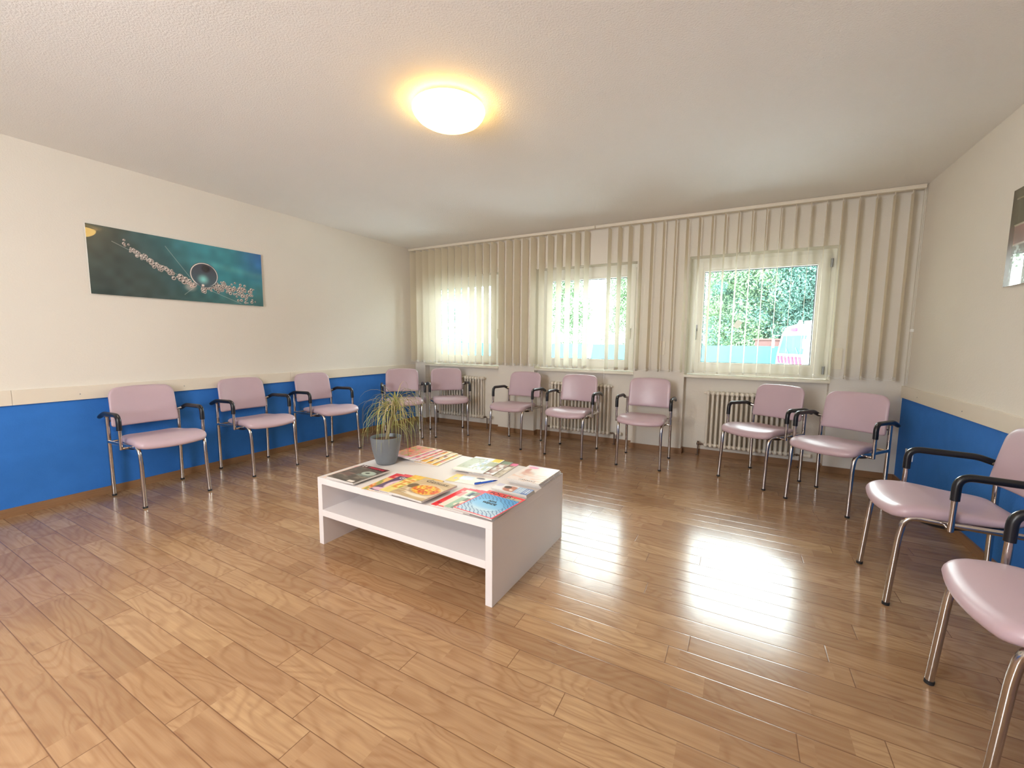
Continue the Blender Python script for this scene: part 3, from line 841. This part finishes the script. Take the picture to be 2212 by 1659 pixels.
def art_plain(col, seed=1, blotches=()):
    def f(u, v):
        c = A_(len(u), rgb(*col))*(.94+.1*vn(u, v*1.4, 5, seed))[:, None]
        for k, (b_, s_, lo) in enumerate(blotches): c = over(c, sm(lo, lo+.15, vn(u+k*1.7, v*1.3, s_, seed+k)), rgb(*b_))
        return c
    return f
def art_red(u, v):
    c = A_(len(u), rgb(228, 34, 48)); c = band(c, (v > .90), rgb(236, 62, 66)); c = band(c, (v > .78) & (v < .86) & (u > .1), rgb(245, 225, 215), .8); return c
def art_pinkw(u, v):
    c = A_(len(u), rgb(242, 222, 208)); c = band(c, v > .90, rgb(220, 70, 92)); c = band(c, v < .04, rgb(235, 90, 90))
    c = band(c, (np.mod(u, .2) < .12) & (v > .55) & (v < .80), rgb(215, 130, 135), .8); return c
def art_green(u, v):
    c = A_(len(u), rgb(158, 190, 165)); c = band(c, v > .88, rgb(215, 45, 62)); c = over(c, ell(u, v, .35, .20, .25, .1), rgb(245, 225, 205))
    c = band(c, (v > .60) & (v < .82) & (u > .05), rgb(62, 66, 92)); c = band(c, (v > .52) & (v < .62) & (u < .5), rgb(240, 236, 232)); return c
def art_dkpink(u, v):
    c = A_(len(u), rgb(120, 125, 112)); c = band(c, v > .86, rgb(222, 52, 82)); c = over(c, ell(u, v, .25, .30, .3, .09), rgb(245, 215, 190)); c = band(c, (v > .52) & (v < .66), rgb(236, 232, 228)); return c
def art_focus(u, v):
    c = over(A_(len(u), rgb(205, 228, 242)), sm(.1, .75, v), rgb(88, 170, 228))
    c = over(c, ell(u, v, .5, .50, .42, .24, .3)*.6, rgb(110, 185, 232))
    k1 = np.abs(np.mod((u*.225+v*.30)*42+.15*np.sin(v*40), 1)-.5); k2 = np.abs(np.mod((u*.225-v*.30)*42, 1)-.5)
    hole = sm(.95, 1.05, np.hypot((u-.5)/.36, (v-.42)/.24))
    c = over(c, np.maximum(sm(.13, .05, k1), sm(.13, .05, k2))*hole, rgb(26, 86, 150))
    c = band(c, (v > .845), rgb(232, 48, 42)); c = band(c, (v > .845) & (v < .93) & (u > .60) & (u < .96), rgb(188, 176, 150)); c = band(c, (np.abs(u-.78) < .01) & (v > .845) & (v < .93), rgb(70, 60, 50))
    ed = (u < .035) | (u > .965) | (v < .026) | (v > .974)
    return band(c, ed, rgb(238, 62, 82))
def art_land(u, v):
    c = A_(len(u), rgb(176, 186, 160)); n_ = vn(u*2.2, v*1.1, 11, 4)
    c = over(c, sm(.42, .62, n_)*sm(.25, .45, u), rgb(240, 246, 250)); c = over(c, sm(.62, .8, vn(u*3, v, 12, 6))*sm(.3, .5, u), rgb(150, 185, 205))
    c = over(c, sm(.6, .8, vn(u, v, 14, 8))*(u < .4), rgb(150, 158, 130)); c = band(c, v < .16, rgb(240, 236, 222)); c = band(c, (v > .9) & (u < .62), rgb(244, 246, 242))
    c = band(c, (u > .70) & (v > .76), rgb(240, 210, 20)); c = band(c, u > .955, rgb(240, 240, 225)); c = band(c, (u > .70) & (v < .74) & (v > .45), rgb(160, 165, 125)); return c
def art_flyer(u, v):
    c = A_(len(u), rgb(242, 232, 222)); c = band(c, u < .26+.04*v, rgb(246, 212, 110)); c = over(c, ell(u, v, .15, .45, .05, .12), rgb(190, 185, 195))
    c = band(c, (u > .22) & (u < .58) & (v > .45) & (v < .92), rgb(205, 222, 240)); c = band(c, (u > .26) & (u < .55) & (v > .5) & (v < .72), rgb(238, 242, 248))
    c = over(c, ell(u, v, .74, .86, .12, .10), rgb(90, 84, 100)); c = band(c, np.abs(v-.30-.2*(u-.3)) < .012, rgb(200, 190, 185), .8); return c
def art_white(u, v):
    c = A_(len(u), rgb(240, 232, 230)); c = over(c, ell(u, v, .33, .48, .20, .13, .2), rgb(222, 178, 165)); c = over(c, ell(u, v, .42, .42, .14, .05, .2), rgb(240, 215, 200))
    c = over(c, ell(u, v, .20, .66, .08, .12, .3), rgb(215, 165, 155)); c = over(c, sm(.5, .8, vn(u, v*3, 6, 3))*(v < .45), rgb(236, 212, 200))
    c = over(c, ell(u, v, .25, .86, .16, .06), rgb(244, 165, 205)); c = band(c, v > .95, rgb(215, 195, 215))
    c = over(c, ell(u, v, .62, .62, .26, .18, .4)*.7, rgb(232, 240, 238)); return c
def art_brochure(u, v):
    c = A_(len(u), rgb(232, 234, 240)); c = over(c, ell(u, v, .46, .42, .20, .46, .15), rgb(190, 130, 112)); c = over(c, ell(u, v, .34, .62, .10, .2), rgb(84, 74, 72))
    c = over(c, ell(u, v, .50, .28, .05, .1), rgb(245, 240, 238)); c = band(c, u > .60, rgb(168, 196, 226)); c = band(c, u > .80, rgb(110, 135, 190))
    c = band(c, (u > .64) & (np.mod(u, .06) < .02) & (v > .2) & (v < .85), rgb(225, 238, 248)); c = over(c, ell(u, v, .06, .8, .12, .3)*.7, rgb(190, 186, 215)); return c
def fan_art(k):
    cols = [((235, 165, 150), [((225, 70, 85), 5, .62), ((190, 185, 110), 6, .55), ((240, 150, 110), 9, .6)]),
            ((232, 130, 160), [((235, 210, 225), 7, .55), ((215, 90, 110), 8, .6)]), ((238, 120, 120), [((245, 190, 160), 9, .5), ((230, 70, 100), 8, .6)]),
            ((240, 185, 60), [((235, 130, 60), 8, .5), ((225, 190, 200), 7, .6)]), ((236, 200, 120), [((140, 60, 70), 8, .6), ((240, 225, 205), 6, .55)]),
            ((240, 195, 90), [((235, 150, 150), 7, .5), ((245, 215, 110), 6, .6)])][k]
    g = art_plain(cols[0], 3+k, cols[1])
    def f(u, v):
        c = g(u, v); c = band(c, v < .14, rgb(240, 180, 40) if k >= 3 else rgb(225, 190, 215), .8); return band(c, (u > .93) | (v > .96), rgb(240, 236, 215), .8)
    return f
Z = TH
# dark weekly on top of two others, front left
G1 = 'magazines in the pile at the front left table corner'
magazine('magazine', 'pale magazine at the bottom of the pile, showing along the left front table edge', 'magazine', 2.352, -3.232, Z+.0005, .225, .285, 3, .005, art_plain((238, 214, 205), 2, [((225, 150, 150), 9, .66)]), G1)
magazine('magazine', 'greyish magazine in the middle of the pile, just under the dark one', 'magazine', 2.400, -3.238, Z+.006, .235, .285, 1, .006, art_plain((188, 178, 176), 5), G1)
d = magazine('magazine', 'dark grey magazine with red title on top of the pile, front left table corner', 'magazine', 2.418, -3.250, Z+.0125, .236, .275, -2, .009, art_dark, G1, curl=.004)
text('Futeros', .043, d, .148, .252, .0115, 0, RINK, .0009, 1.0, .2)
text('2 4', .030, d, .040, .252, .0115, 0, WINK, .0012)
# recipe magazines fanned, front middle
G2 = 'recipe magazines fanned out at the front table edge'
magazine('magazine', 'orange recipe magazine with a red top, lowest of the recipe fan', 'magazine', 2.700, -3.240, Z+.0005, .215, .300, 4, .005, art_recipe, G2)
d = magazine('magazine', 'purple recipe magazine with a pink dish, second in the recipe fan', 'magazine', 2.758, -3.240, Z+.006, .215, .295, 1, .005, art_gaumen, G2)
text('Gau', .045, d, .06, .225, .0062, .12, WINK, .0004)
magazine('magazine', 'yellow and orange food magazine, just under the brown pasta one', 'magazine', 2.835, -3.238, Z+.0115, .220, .295, 0, .005, art_garden, G2)
d = magazine('magazine', 'brown magazine with a plate of golden pasta on its cover, top of the recipe fan', 'magazine', 2.944, -3.270, Z+.017, .240, .278, -4, .009, art_genuss, G2, curl=.006)
text('Genuss', .052, d, .128, .240, .0133, 0, BINK, .0, 1.05, .15)
# red news magazines fanned, front right
G3 = 'news magazines fanned out at the front right table corner'
d = magazine('magazine', 'plain red news magazine, leftmost of the fan at the front right corner', 'magazine', 3.190, -3.242, Z+.0005, .205, .285, -2, .004, art_red, G3)
text('2018', .024, d, .035, .045, .0046, .2, BRED, .0008)
magazine('magazine', 'cream news magazine with pink stripes, next to the plain red one', 'magazine', 3.232, -3.246, Z+.005, .205, .285, -2, .004, art_pinkw, G3)
magazine('magazine', 'green news magazine with a red head, third in the fan', 'magazine', 3.277, -3.250, Z+.0095, .205, .280, -2, .004, art_green, G3)
magazine('magazine', 'grey news magazine with a pink head, just under the blue one', 'magazine', 3.317, -3.254, Z+.014, .205, .280, -1, .004, art_dkpink, G3)
d = magazine('magazine', 'blue news magazine with a red border and wire fence cover, front right table corner', 'magazine', 3.366, -3.262, Z+.0185, .236, .290, -6, .006, art_focus, G3, 0., 110, 136)
text('FOCUS', .046, d, .094, .265, .0066, 0, INK, .0004, .95)
text('ASYL', .026, d, .115, .168, .0066, 0, INK, .0010, .9); text('WENDE', .026, d, .115, .140, .0066, 0, INK, .0010, .9)
# colourful fan at the back
G4 = 'colourful magazines fanned out behind the plant pot'
fx = [(2.612, -2.685), (2.570, -2.680), (2.520, -2.680), (2.475, -2.690), (2.440, -2.695), (2.398, -2.705)]
labs = ['yellow and pink magazine lying lowest and rightmost in the back fan', 'cream and brown magazine, second from the right in the back fan', 'orange yellow magazine, third from the right in the back fan',
        'coral pink magazine, third from the left in the back fan', 'rose pink magazine just under the topmost of the back fan', 'peach magazine with a red patch, topmost of the fan beside the plant pot']
for k in range(6):
    magazine('magazine', labs[k], 'magazine', fx[k][0]-.018, fx[k][1]-.012, Z+.0005+k*.0048, .20, .300, 2-k*.8, .0043, fan_art(5-k), G4, nx=30, ny=40)
# landscape fan at the back right
G5 = 'magazines fanned out at the back table edge'
magazine('magazine', 'magazine with a pink corner, rightmost under the landscape one', 'magazine', 3.055, -2.700, Z+.0005, .215, .305, 3, .005, lambda u, v: band(art_plain((205, 196, 180), 4, [((150, 130, 115), 8, .6), ((235, 232, 225), 7, .6)])(u, v), v > .82, rgb(240, 130, 175)), G5)
magazine('magazine', 'magazine with a grey green corner, between the pink cornered and landscape ones', 'magazine', 3.010, -2.700, Z+.006, .215, .305, 3, .005, lambda u, v: band(art_plain((190, 165, 155), 7, [((235, 238, 240), 8, .5), ((150, 110, 105), 9, .62)])(u, v), v > .78, rgb(140, 160, 140)), G5)
magazine('magazine', 'landscape magazine with snowy slopes and a yellow block, at the back table edge', 'magazine', 2.943, -2.712, Z+.0115, .225, .318, 4, .006, art_land, G5, curl=.003)
# flyer and pen
magazine('flyer', 'yellow and white flyer lying flat between the piles', 'flyer', 3.03, -2.965, Z+.0004, .245, .135, 4, .0012, art_flyer, None, nx=60, ny=34)
pn = thing('pen', 'blue ballpoint pen lying across the flyer', 'pen', (3.112, -3.022, Z+.0072), math.atan2(.125, .085))
make('barrel', lambda b: tube(b, [(0, 0, 0), (.012, 0, 0), (.10, 0, 0), (.118, 0, 0)], [.0045, .0055, .0055, .0045], 14), M_PEN, pn)
make('tip', lambda b: tube(b, [(.118, 0, 0), (.132, 0, 0), (.148, 0, 0)], [.0046, .004, .0008], 12), M_PEND, pn)
make('clip', lambda b: box(b, .0, .04, -.0015, .0015, .005, .0072), M_PEND, pn, smooth=False)
# white brochures stack with rings, back right
G6 = 'white catalogues stacked at the right table edge'
for k in range(3):
    d = magazine('catalogue', ['white catalogue at the bottom of the stack by the right table edge', 'white catalogue in the middle of the stack by the right table edge',
                 'white catalogue with a pink oval and a curled shape, topmost by the right table edge'][k], 'catalogue',
                 3.372-.002*k, -2.735-.012*k, Z+.0005+k*.0120, .212, .300, -1, .0098, art_white if k == 2 else art_plain((226, 216, 222), 3), G6)
    for yy in (.12, .19):
        make('binding_ring', lambda b: tube(b, round_path([(.2035, yy, .0094), (.2035, yy, .0106), (.2150, yy, .0106), (.2150, yy, .0014)], .003), .0009, 6), M_WHITEP, d)
text('CATEMAU', .021, d, .125, .022, .0102, PI, INK, .0, 1.1)
# small brochures
G7 = 'small blue brochures stacked near the right table edge'
for k in range(4):
    magazine('brochure', ['blue photo brochure at the bottom of the small stack', 'blue photo brochure second from the bottom of the small stack', 'blue photo brochure just under the top one of the small stack',
             'blue and white brochure with a portrait photo, topmost of the small stack'][k], 'brochure', 3.361, -3.012-.002*k, Z+.0005+k*.0052, .222, .092, -2, .005, art_brochure, G7, nx=60, ny=26)

# ------------------------------------------------------------------ potted plant
pc = (2.352, -2.957)
pt = thing('potted_plant', 'spiky grassy plant in a round grey pot on the coffee table', 'plant', (pc[0], pc[1], Z+.001))
make('pot', lambda b: lathe(b, [(0, .0), (.058, .0), (.066, .006), (.078, .05), (.090, .10), (.098, .15), (.1010, .178), (.1005, .184), (.096, .185), (.093, .178), (.090, .15), (.086, .12)], 56), M_POT, pt)
make('soil', lambda b: lathe(b, [(0, .166), (.04, .168), (.0905, .162)], 32), M_SOIL, pt)
def stems(b):
    tube(b, [(0, 0, .148), (.012, .008, .20), (.030, .012, .26), (.050, .022, .33), (.066, .034, .42)], [.012, .010, .008, .007, .006], 8)
    tube(b, [(-.01, .01, .148), (-.004, .02, .22), (.020, .030, .30), (.052, .030, .36)], [.008, .007, .006, .005], 8)
make('stem', stems, M_STEM, pt)
def leaf(b, base, az, L, w_, up, droop, n_=9):
    """an arching strap leaf as a thin folded ribbon"""
    d = Vector((math.cos(az), math.sin(az), 0)); side = Vector((-math.sin(az), math.cos(az), 0))
    p = Vector(base); ang = up; rows = []
    for k in range(n_+1):
        t = k/n_; ww = w_*(1-t)**.7*(min(1, .45+t*3)); 
        up_ = Vector((0, 0, 1)) if abs(math.sin(ang)) < .95 else d
        rows.append([b.verts.new(p-side*ww), b.verts.new(p-Vector((0, 0, ww*.5))), b.verts.new(p+side*ww)])
        p = p+(d*math.cos(ang)+Vector((0, 0, math.sin(ang))))*(L/n_)
        if p.z < .05: p.z = .05+.004*k
        ang -= droop*(.5+t)/n_*1.4
        ang = max(ang, -1.50)
    for k in range(n_):
        for j in range(2): b.faces.new((rows[k][j], rows[k][j+1], rows[k+1][j+1], rows[k+1][j]))
LM = [leaf_mat('leaf_olive', (.30, .31, .10, 1), (.52, .50, .20, 1), .25), leaf_mat('leaf_green', (.10, .20, .07, 1), (.22, .32, .12, 1), .25), leaf_mat('leaf_dry', (.42, .34, .17, 1), (.62, .52, .30, 1), .2)]
rnd = random.Random(11)
crowns = [((.066, .034, .42), 42), ((.052, .030, .37), 32), ((.050, .022, .33), 20)]
nl = 0
for (bc, cnt) in crowns:
    for k in range(cnt):
        bm = bmesh.new(); az = rnd.uniform(0, 2*PI); L = rnd.uniform(.22, .40) if k > 5 else rnd.uniform(.12, .2)
        leaf(bm, (bc[0]+rnd.uniform(-.006, .006), bc[1]+rnd.uniform(-.006, .006), bc[2]-rnd.uniform(0, .05)), az, L, rnd.uniform(.0022, .0040), rnd.uniform(.3, 1.35), rnd.uniform(2.4, 4.2))
        o = mesh_obj('leaf', bm, LM[0 if rnd.random() < .55 else (1 if rnd.random() < .55 else 2)], pt); nl += 1
for (az, L, up, dr) in ((2.9, .26, .75, .7), (1.0, .13, 1.45, .3), (-.3, .40, 1.0, 2.6), (.3, .40, .9, 2.8), (2.4, .34, .8, 3.0)):
    bm = bmesh.new(); leaf(bm, crowns[0][0], az, L, .003, up, dr); mesh_obj('leaf', bm, LM[1], pt)

bm = bmesh.new()
for k in range(75):
    bc, _ = crowns[k % 3]
    leaf(bm, (bc[0]+rnd.uniform(-.008, .008), bc[1]+rnd.uniform(-.008, .008), bc[2]-rnd.uniform(0, .07)), rnd.uniform(0, 2*PI), rnd.uniform(.26, .42), rnd.uniform(.0018, .0036), rnd.uniform(-.2, 1.2), rnd.uniform(2.6, 4.6))
o = mesh_obj('hanging_leaves', bm, LM[0], pt); o['kind'] = 'stuff'

# ------------------------------------------------------------------ outdoors
GZ = -.9
M_ASPH = simple('pale_asphalt', (.48, .48, .47, 1), .9, noise=.25, nscale=3)
struct('ground', lambda b: box(b, -40, 40, .6, 45, GZ-.2, GZ), M_ASPH, smooth=False)
M_TEAL = simple('teal_fence_sheet', (.025, .165, .195, 1), .7, noise=.12, nscale=2)
fn = thing('privacy_fence', 'long teal screened fence across the yard in front of the hedge', 'fence', (-3, 19.2, GZ))
make('screen', lambda b: [box(b, -18+i*2.5, -18+i*2.5+2.47, -.02, .02, .25, 2.0) for i in range(14)], M_TEAL, fn, smooth=False)
for i in range(15):
    make('post', lambda b: box(b, -18.06+i*2.5, -17.98+i*2.5, -.06, .02, 0, 2.03), M_TEAL, fn, smooth=False)
make('bottom_rail', lambda b: box(b, -18, 17, -.05, .05, .05, .25), simple('pale_concrete', (.5, .52, .52, 1), .8, noise=.2, nscale=8), fn, smooth=False)
M_BROWN = simple('brown_boards', (.12, .055, .05, 1), .8, noise=.4, nscale=14)
sh = thing('shed', 'low brown boarded shed wall behind the teal fence', 'shed', (6.6, 20.05, GZ))
make('wall', lambda b: box(b, -1.5, 1.5, -.25, .25, 0, 2.3), M_BROWN, sh, smooth=False)
make('roof', lambda b: box(b, -1.6, 1.6, -.3, .3, 2.3, 2.38), M_BROWN, sh, smooth=False)

# slanting grey steel strut just outside the middle window
sp = thing('slanted_strut', 'grey steel strut leaning outside the middle window', 'strut', (0, 0, 0))
def strut(b):
    a = Vector((1.85, 2.0, GZ)); c = Vector((2.50, 2.0, 3.4)); d = (c-a).normalized(); s = Vector((d.z, 0, -d.x))
    for (o0, o1, y0, y1) in ((-.045, .030, -.03, .03),):
        vs_ = []
        for P_ in (a, c):
            for oo in (o0, o1):
                for yy in (y0, y1): vs_.append(b.verts.new(P_+s*oo+Vector((0, yy, 0))))
        for f in ((0, 1, 3, 2), (4, 6, 7, 5), (0, 4, 5, 1), (2, 3, 7, 6), (0, 2, 6, 4), (1, 5, 7, 3)): b.faces.new([vs_[i] for i in f])
make('beam', strut, simple('galvanised_steel', (.11, .115, .125, 1), .5, .3, noise=.15, nscale=6), sp, smooth=False)
def flange(b):
    a = Vector((1.885, 1.955, GZ)); c = Vector((2.535, 1.955, 3.4)); tube(b, [a, c], .012, 8)
make('edge_strip', flange, M_WHITEP, sp)

# trees of the hedge
def crown_mesh(name, seed, n_, rx, ry, z0, z1, leaf_s, mat):
    rs = np.random.RandomState(seed); P = []; F = []
    blobs = [(rs.uniform(-rx*.75, rx*.75), rs.uniform(-ry*.6, ry*.6), rs.uniform(z0+.2, z1-.3), rs.uniform(.45, .95)) for _ in range(46)]
    for i in range(n_):
        bx, by, bz, br = blobs[rs.randint(len(blobs))]
        d = rs.normal(size=3); d /= np.linalg.norm(d); r = br*rs.uniform(.55, 1.05)
        c = np.array([bx, by, bz])+d*r*np.array([1, .8, .9])
        nrm = d+rs.normal(size=3)*.7; nrm /= np.linalg.norm(nrm)
        a = np.cross(nrm, rs.normal(size=3)); a /= np.linalg.norm(a); b_ = np.cross(nrm, a)
        s = leaf_s*rs.uniform(.6, 1.3); k = len(P)
        P += [c-a*s, c-b_*s*.38+nrm*s*.12, c+a*s*1.1, c+b_*s*.38+nrm*s*.12]; F.append((k, k+1, k+2, k+3))
    me = bpy.data.meshes.new(name); me.from_pydata([tuple(p) for p in P], [], F); me.materials.append(mat); me.update(); return me
ML = [leaf_mat('hedge_leaf_light', (.12, .22, .13, 1), (.25, .35, .19, 1)), leaf_mat('hedge_leaf_blue', (.07, .17, .15, 1), (.14, .26, .21, 1))]
M_BARK = simple('bark', (.12, .09, .07, 1), .9, noise=.4, nscale=10)
sparse = crown_mesh('crown', 31, 6000, 1.7, 1.0, 1.6, 8.2, .12, ML[1])
denser = crown_mesh('crown', 33, 24000, 1.7, 1.0, 1.2, 8.2, .09, ML[0])
def branches(b, seed):
    rs = random.Random(seed)
    tube(b, [(0, 0, 0), (.05, 0, 2.2), (-.05, .05, 4.5), (0, 0, 7.6)], [.16, .13, .09, .03], 8)
    for k in range(9):
        z = rs.uniform(1.8, 6.5); a = rs.uniform(0, 2*PI); L = rs.uniform(.6, 1.2)
        tube(b, [(0, 0, z), (math.cos(a)*L*.5, math.sin(a)*L*.4, z+.4), (math.cos(a)*L, math.sin(a)*L*.6, z+.9)], [.05, .035, .012], 6)
bmb = bmesh.new(); branches(bmb, 4); trunk0 = None
tx = [(-14.6, 0, 'leafy tree glimpsed between the slats of the left window'),
      (-9.2, 0, 'airy tree near the left edge of the middle window view'), (-5.5, 1, 'leafy tree with sky gaps behind the leaning strut, middle window'),
      (-1.5, 1, 'denser light green tree filling the right half of the middle window view')]
for i, (x, k, lab) in enumerate(tx):
    t = thing('hedge_tree', lab, 'tree', (x, 20.6, GZ), 0, 'trees beyond the teal fence')
    o = bpy.data.objects.new('foliage', denser if k else sparse); C.objects.link(o); o.parent = t
    if trunk0 is None: trunk0 = mesh_obj('trunk', bmb, M_BARK, t)
    else:
        c = trunk0.copy(); C.objects.link(c); c.parent = t
def hedge_mesh(name, seed, x0, x1, n_, zt, mats):
    rs = np.random.RandomState(seed); P = []; F = []; MI = []
    bl = [(rs.uniform(x0, x1), rs.uniform(0, 1.6), rs.uniform(.2, zt), rs.uniform(.35, 1.0), rs.rand()) for _ in range(420)]
    for i in range(n_):
        bx, by, bz, br, kk = bl[rs.randint(len(bl))]
        d = rs.normal(size=3); d[1] = -abs(d[1])*.9; d /= np.linalg.norm(d)
        c = np.array([bx, by, bz])+d*br*rs.uniform(.6, 1.05); nrm = d+rs.normal(size=3)*.7; nrm /= np.linalg.norm(nrm)
        a = np.cross(nrm, rs.normal(size=3)); a /= np.linalg.norm(a); b_ = np.cross(nrm, a); s = .08*rs.uniform(.6, 1.3); k = len(P)
        P += [c-a*s, c-b_*s*.38+nrm*s*.12, c+a*s*1.1, c+b_*s*.38+nrm*s*.12]; F.append((k, k+1, k+2, k+3)); MI.append(1 if c[0] > 5.9+rs.normal()*.5 or kk < .25 else 0)
    me = bpy.data.meshes.new(name); me.from_pydata([tuple(p) for p in P], [], F)
    for m_ in mats: me.materials.append(m_)
    me.polygons.foreach_set('material_index', MI); me.update(); return me
hg = thing('hedge', 'tall dense light green hedge beyond the teal fence, filling the right window view', 'hedge', (0, 21.3, GZ))
o = bpy.data.objects.new('foliage', hedge_mesh('foliage', 8, 2.2, 12.5, 100000, 8.8, ML)); C.objects.link(o); o.parent = hg
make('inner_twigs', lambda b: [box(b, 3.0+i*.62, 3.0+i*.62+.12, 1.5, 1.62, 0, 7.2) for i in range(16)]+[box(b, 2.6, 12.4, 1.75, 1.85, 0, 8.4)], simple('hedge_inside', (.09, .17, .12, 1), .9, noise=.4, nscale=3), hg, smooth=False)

# white truck parked at the right of the yard
M_TRUCK = simple('white_truck_paint', (.30, .32, .34, 1), .6, spec=.2, noise=.03, nscale=3)
M_TGLASS = simple('dark_truck_glass', (.03, .075, .09, 1), .5, spec=.15)
M_TRED = simple('signal_red', (.45, .015, .05, 1), .6); M_TDARK = simple('truck_dark_trim', (.06, .08, .12, 1), .5); M_TTEAL = simple('teal_marking', (.05, .45, .40, 1), .5)
near = Vector((6.68, 15.2)); far = Vector((5.88, 17.0)); wv = (far-near); TWD = wv.length
# local frame: +x along the front face towards the far corner, +y into the body (backwards), z up
tk = thing('truck', 'white truck with red and white front stripes and roof beacons, outside the right window', 'truck', (near.x, near.y, GZ), math.atan2(wv.y, wv.x))
YS = -1   # body lies on the local -y side
def extrude_side(b, prof, x0, x1):
    """prof: list of (depth, z), depth positive backwards"""
    A = [b.verts.new((x0, YS*d_, z)) for d_, z in prof]; B = [b.verts.new((x1, YS*d_, z)) for d_, z in prof]
    n_ = len(prof); b.faces.new(A); b.faces.new(B[::-1])
    for i in range(n_): b.faces.new((A[i], A[(i+1) % n_], B[(i+1) % n_], B[i]))
make('cab', lambda b: extrude_side(b, [(0, .45), (-.04, 1.0), (0, 1.62), (.16, 2.55), (.34, 2.86), (.7, 2.98), (2.1, 3.0), (2.1, .45)], 0, TWD), M_TRUCK, tk, smooth=False)
make('load_body', lambda b: extrude_side(b, [(2.2, .6), (2.2, 3.05), (4.3, 3.05), (4.3, .6)], -.05, TWD+.05), M_TRUCK, tk, smooth=False)
def ws(b):
    z0, z1 = 1.72, 2.48; f = lambda z: (.16/.93*(z-1.62))-.012
    vs_ = [b.verts.new((x, YS*(f(z)), z)) for (x, z) in ((.12, z0), (TWD-.12, z0), (TWD-.16, z1), (.16, z1))]
    vt = [b.verts.new(v.co+Vector((0, YS*.02, 0))) for v in vs_]
    b.faces.new(vs_); b.faces.new(vt[::-1])
    for i in range(4): b.faces.new((vs_[i], vs_[(i+1) % 4], vt[(i+1) % 4], vt[i]))
make('windscreen', ws, M_TGLASS, tk, smooth=False)
make('side_window', lambda b: [extrude_side(b, [(.30, 1.75), (.42, 2.45), (1.15, 2.5), (1.15, 1.75)], -.012, .0)], M_TGLASS, tk, smooth=False)
make('grille', lambda b: box(b, .1, TWD-.1, .035, .055, 1.62, 1.71), M_TDARK, tk, smooth=False)
def stripes(b):
    for i in range(7):
        x = .06+i*.26; s = .12
        vs_ = [b.verts.new((xx, .048, z)) for xx, z in ((x, 1.30), (x+.13, 1.30), (x+.13+s, 1.60), (x+s, 1.60))]
        vt = [b.verts.new(v.co-Vector((0, .02, 0))) for v in vs_]; b.faces.new(vs_); b.faces.new(vt[::-1])
        for k in range(4): b.faces.new((vs_[k], vs_[(k+1) % 4], vt[(k+1) % 4], vt[k]))
make('warning_stripes', stripes, M_TRED, tk, smooth=False)
make('bumper', lambda b: box(b, -.02, TWD+.02, .02, .16, .42, .98, bev=.02), M_TRUCK, tk)
make('bumper_marking', lambda b: [box(b, .3+k*.5, .5+k*.5, .155, .165, .70, .86) for k in range(3)], M_TTEAL, tk, smooth=False)
for xx in (.28, TWD-.28):
    make('beacon', lambda b: lathe(b, [(0, 3.16), (.06, 3.15), (.09, 3.08), (.09, 2.97), (0, 2.97)], 16, (xx, YS*.75, 0)), M_TRUCK, tk)
make('light_bar', lambda b: box(b, .35, TWD-.35, YS*.95-.10, YS*.95+.10, 2.99, 3.12, bev=.03), M_TRUCK, tk)
make('marker_light', lambda b: box(b, .95, 1.30, YS*.20-.03, YS*.20+.06, 2.66, 2.80, bev=.01), M_TRED, tk)
def mirror(b):
    for s in (0, TWD):
        sg = -1 if s == 0 else 1
        tube(b, round_path([(s, YS*.1, 2.5), (s+sg*.12, .10, 2.48), (s+sg*.13, .12, 2.3)], .04), .015, 8)
        box(b, s+sg*.13-.06, s+sg*.13+.06, .08, .14, 1.95, 2.32, bev=.015)
make('mirror', mirror, M_TRUCK, tk)
make('wiper', lambda b: [tube(b, [(.3+k*.7, .035, 1.64), (.65+k*.7, -.03, 1.98)], .010, 6) for k in range(2)], M_TDARK, tk)
for (xx, dd) in ((.15, 1.1), (TWD-.15, 1.1), (.15, 3.4), (TWD-.15, 3.4)):
    make('wheel', lambda b: tube(b, [(xx-.13, YS*dd, .48), (xx+.13, YS*dd, .48)], .48, 28), M_BLACKR, tk)
